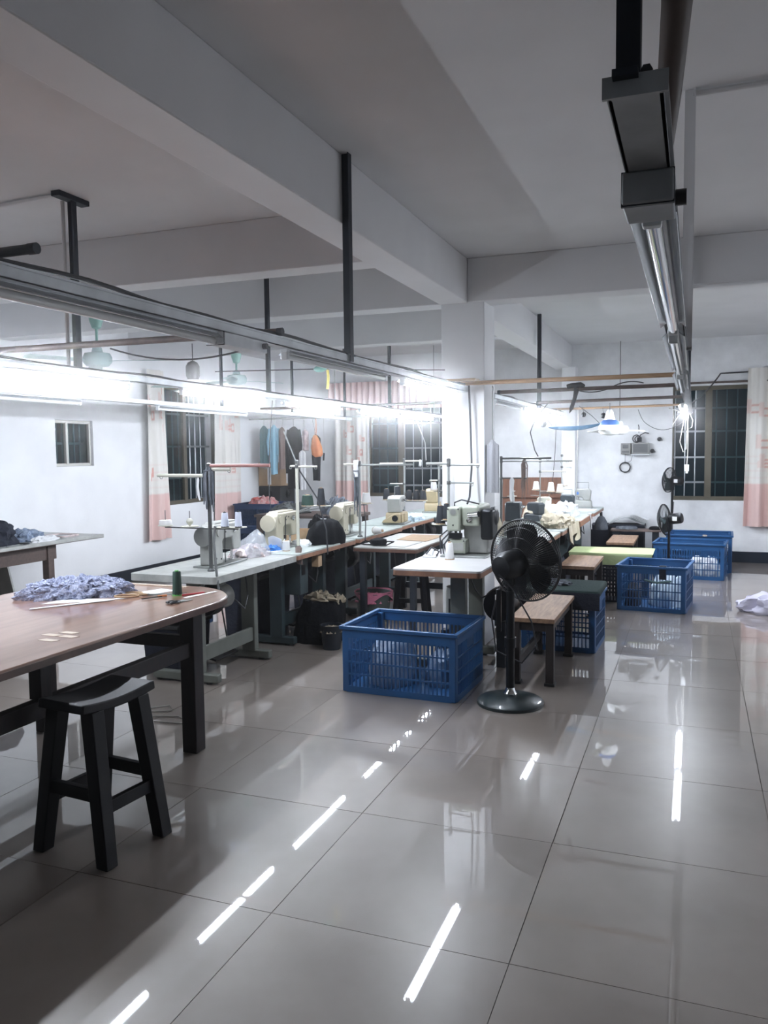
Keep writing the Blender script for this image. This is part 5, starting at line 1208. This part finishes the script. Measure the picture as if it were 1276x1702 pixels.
for nm, xx, zz, lb in (('wall_bracket', -.545, 1.49, 'dark knob on the end wall beside the meter cabinet'), ('wall_bracket', -.455, 1.65, 'small dark bracket on the end wall left of the barred window')):
    t = thing(nm, lb, 'hook', (xx, YB, zz)); MB().lathe([(.03,0),(.028,-.012),(.012,-.02),(.02,-.045),(.006,-.05)], (0,0,0), 'Y', 14).build('knob_body', mBlackM, t); MB().cbox((.015,-.012,-.012),(.05,.012,.02)).build('back_plate', mPanelF, t)
for nm, pts, r, m, lb in (
    ('hanging_wire', sag((-.7,11.2,2.03),(-.62,11.6,1.86),.03)+sag((-.62,11.6,1.86),(-.12,10.5,1.86),.10), .004, mCable, 'thin wire sagging from the meters to the aisle rail'),
    ('hanging_wire', [(-1.44,8.6,2.0),(-1.54,8.4,1.82),(-1.56,8.3,1.7),(-1.50,8.22,1.52),(-1.46,8.18,1.46)], .006, mCable, 'dark wire dropping from the rail to the long-armed stand'),
    ('hanging_wire', [(-1.50,9.6,1.95),(-1.52,9.62,1.5),(-1.56,9.64,1.0)], .004, mCable, 'wire dropping from the glowing tube to the far row, left'),
    ('hanging_wire', [(-1.36,10.4,1.95),(-1.37,10.4,1.5),(-1.38,10.42,.9)], .004, mCableW, 'pale wire dropping to the far row in front of the pilaster'),
    ('hanging_wire', [(-1.60,6.04,2.03),(-1.585,6.03,1.7),(-1.575,6.02,1.4),(-1.56,5.9,1.18),(-1.55,5.8,1.14)], .008, mCable, 'thick dark cable running down the column to the tacking machine'),
    ('hanging_wire', [(-3.22,5.95,1.95),(-3.26,5.96,1.6),(-3.28,5.97,1.2),(-3.25,5.96,.95),(-3.16,5.93,.98)], .0035, mCable, 'pale cable hanging to the cream machine by the plastic bag'),
    ('hanging_wire', [(-3.2,6.1,1.70),(-3.01,5.94,1.45)], .006, mRod, 'slanting pale cord at the top of the ivory stand'),
    ('hanging_wire', [(-3.0,5.95,1.40),(-2.88,6.05,1.15),(-2.78,6.0,.9),(-2.77,6.0,.70)], .006, mCable, 'dark cord running down over the black mound'),
    ('hanging_wire', [(-2.80,6.86,1.05),(-2.76,6.8,.88),(-2.76,6.78,.70)], .005, mCable, 'dark cord down the third table stand'),
    ('hanging_wire', [(-2.92,4.58,1.05),(-2.88,4.5,.95),(-2.80,4.40,.74),(-2.775,4.38,.66)], .008, mRodDk, 'grey flexible hose hanging over the corner of the near table'),
    ('hanging_wire', sag((-1.0,7.04,2.05),(-.62,7.04,2.05),.05)+sag((-.62,7.04,2.05),(-.4,7.05,2.06),-.02), .005, mCable, 'thin wire looped over the strap pipe'),
    ('hanging_wire', sag((-2.45,3.03,2.0),(-1.75,3.06,1.97),.05), .004, mCable, 'wire sagging from the cross pipe to the ballast box'),
    ('hanging_wire', [(-2.86,8.9,1.42),(-3.0,9.3,1.62),(-3.25,9.7,1.93)], .006, mRod, 'slanting pale rod above the navy cones'),
    ('hanging_wire', [(-.26,11.74,.80),(-.27,11.72,.6),(-.35,11.7,.4)], .006, mCable, 'dark cable below the barred window by the floor fans')):
    tag(MB().tube(pts, r, 6).build(nm, m), lb, 'cable')
wb = thing('white_cord_bundle', 'bunch of white cords and a plug hanging from the end of the aisle rail', 'cable', (-.10, 10.35, 1.95))
for k, pts in enumerate(([(.0,0,.05),(-.03,0,-.1),(-.07,0,-.35),(-.03,0,-.47),(.0,0,-.44),(.01,0,-.2),(.03,0,.04)], [(.01,0,.05),(.02,.01,-.2),(.02,.01,-.5),(.012,.01,-.62)], [(-.02,0,.03),(-.10,0,-.06),(-.16,0,-.16)], [(.02,0,.02),(.07,0,-.1),(.06,0,-.18),(.02,0,-.2),(-.0,0,-.05)], [(0,0,.0),(-.12,.02,.02),(-.2,.02,.05)])):
    MB().tube(pts, .006, 6).build('cord', mCableW, wb)
MB().cbox((.012,.01,-.66),(.05,.03,.08)).cbox((.012,.01,-.71),(.03,.02,.03)).build('plug', mFixW, wb, bevel=.005)
bs = thing('black_strap', 'black strap looped over a pipe near the column', 'strap', (-.94, 7.04, 2.03))
MB().tube([(-.07,-.02,.02),(-.03,-.025,.03),(.04,-.02,.035),(.06,.0,.02)], .02, 8).tube([(.0,-.02,.02),(-.01,-.022,-.07),(-.04,-.02,-.16),(-.05,-.018,-.19),(-.03,-.016,-.16),(.0,-.016,-.06),(.02,-.01,.01)], .012, 8).build('loop', mBlackCloth, bs)
br = thing('blue_cover', 'blue plastic cover slung under the glowing tube by the pilaster', 'cover', (-1.30, 9.6, 1.80))
sheet(lambda u, v: (-.30+.60*u, -.03+.06*v, -.012-.045*math.sin(PI*u)**.5*math.sin(PI*v)+.03*(u**4)), 22, 8, .006).build('cover_sheet', mBlueRag, br)
MB().tube([(-.25,0,0),(-.33,0,.1),(-.34,0,.14)],.003,5).tube([(.28,0,.02),(.2,0,.10),(.05,0,.22)],.004,5).build('tie', mCable, br)
for nm, x, y, z, r, lb in (('dark_bulb_holder', -1.05, 10.34, 1.93, .035, 'dark round lamp holder right of the blue cover'), ('dark_bulb_holder', -1.53, 8.88, 1.80, .035, 'dark grey lamp holder left of the blue cover'), ('dark_bulb_holder', -1.29, 10.36, 1.95, .03, 'small square dark clip above the blue cover')):
    t = thing(nm, lb, 'lamp holder', (x,y,z)); MB().lathe([(.01,r),(r*.8,r*.7),(r,.0),(r*.7,-r*.8),(.01,-r)], n=14).build('holder_body', mBlackM if 'right' in lb or 'square' in lb else mPanelF, t); MB().cyl((0,0,r*.8),(-.09 if x < -1.5 else -.01,0,(1.965 if x < -1.5 else 2.025)-z),.003,n=5).build('holder_wire', mCable, t)
tt = thing('teal_clip', 'small teal clip with a yellow strip hanging on a wire before the valance', 'clip', (-2.60, 5.55, 2.14))
MB().lathe([(.008,-.05),(.022,-.03),(.024,.02),(.008,.05)], (0,0,0), 'X', 14).build('clip_body', mTeal, tt); MB().tube([(.06,0,-.01),(.065,0,-.06),(.06,0,-.13),(.055,0,-.15)],.010,6).build('strip', mYellow, tt)
MB().tube([(-.9,0,.02),(0,0,0),(.5,.1,-.02),(.9,.2,-.03)],.004,5).build('wire', mCable, tt)
gc = garment('pale grey garment hung on the far side of the column', -1.46, 1.60, 1.20, .05, .035, mat('pale_grey_cloth', (168, 170, 176), .9, bump=.4, bscale=22), 9, 0, 6.22, hang=2.0)
tag(MB().cbox((-1.68,6.02,2.052),(.30,.14,.018)).build('wood_block', mPipeTan), 'small wooden board laid across the rail end at the column', 'board')
# dark bins, bench with papers at the end wall
for k, (x0, x1, y0, lb) in enumerate(((-1.30,-1.06,11.28,'tall navy bin at the end wall, left of the papers'), (-1.04,-.62,11.34,'wide navy box under the stack of papers'))):
    t = thing('navy_box', lb, 'box', ((x0+x1)/2, y0+.2, 0)); MB().box(x0,x1,y0,y0+.38,0,.50).build('box_body', mNavy, t, world=True, bevel=.01)
    MB().box(x0-.008,x1+.008,y0-.008,y0+.388,.47,.505).build('box_rim', mNavy, t, world=True, bevel=.006)
for k in range(6):
    o = tag(sheet(lambda u, v, k=k: (-1.08+.46*u+.012*k, 11.42+.26*v, .512+.012*k+.075*math.sin(PI*min(1,u*1.05))**1.5*(1-.25*v)), 12, 4, .004).build('paper_sheet', mPaperG if k == 1 else mPaper), ['lowest sheet of the curved paper stack on the navy box','second sheet of the curved paper stack on the navy box','third sheet of the curved paper stack on the navy box','fourth sheet of the curved paper stack on the navy box','fifth sheet of the curved paper stack on the navy box','topmost sheet of the curved paper stack on the navy box'][k], 'paper', 'papers on the navy box')
pk = thing('plank_shelf', 'low brown plank shelf in front of the papers at the end wall', 'shelf', (-.68, 11.15, 0))
MB().box(-1.02,-.39,11.02,11.26,.45,.475).build('plank', mPipe, pk, world=True, bevel=.003); MB().box(-1.0,-.9,11.05,11.22,0,.45).box(-.50,-.42,11.05,11.22,0,.45).build('support', mStandBk, pk, world=True)
heap('folded_cloth', 'grey folded cloth on the low plank shelf', 'fabric', (-.82, 11.13, .476), .14, .09, .035, mGreyCloth, 81, .2, peak=.3)
heap('round_hat', 'black rounded cap on the end of the low plank shelf', 'hat', (-.47, 11.13, .476), .075, .08, .04, mBlackCloth, 82, .1, peak=.5)
heap('lavender_cloth', 'pale lavender cloth trailing on the floor at the edge of the aisle', 'fabric', (.80, 8.30, 0), .36, .22, .16, mLavender, 83, .3, rz=R(15), peak=.4)
crate('blue crate at the edge of the aisle behind the lavender cloth', 1.28, 9.5, .70, .55, .42, R(-3))
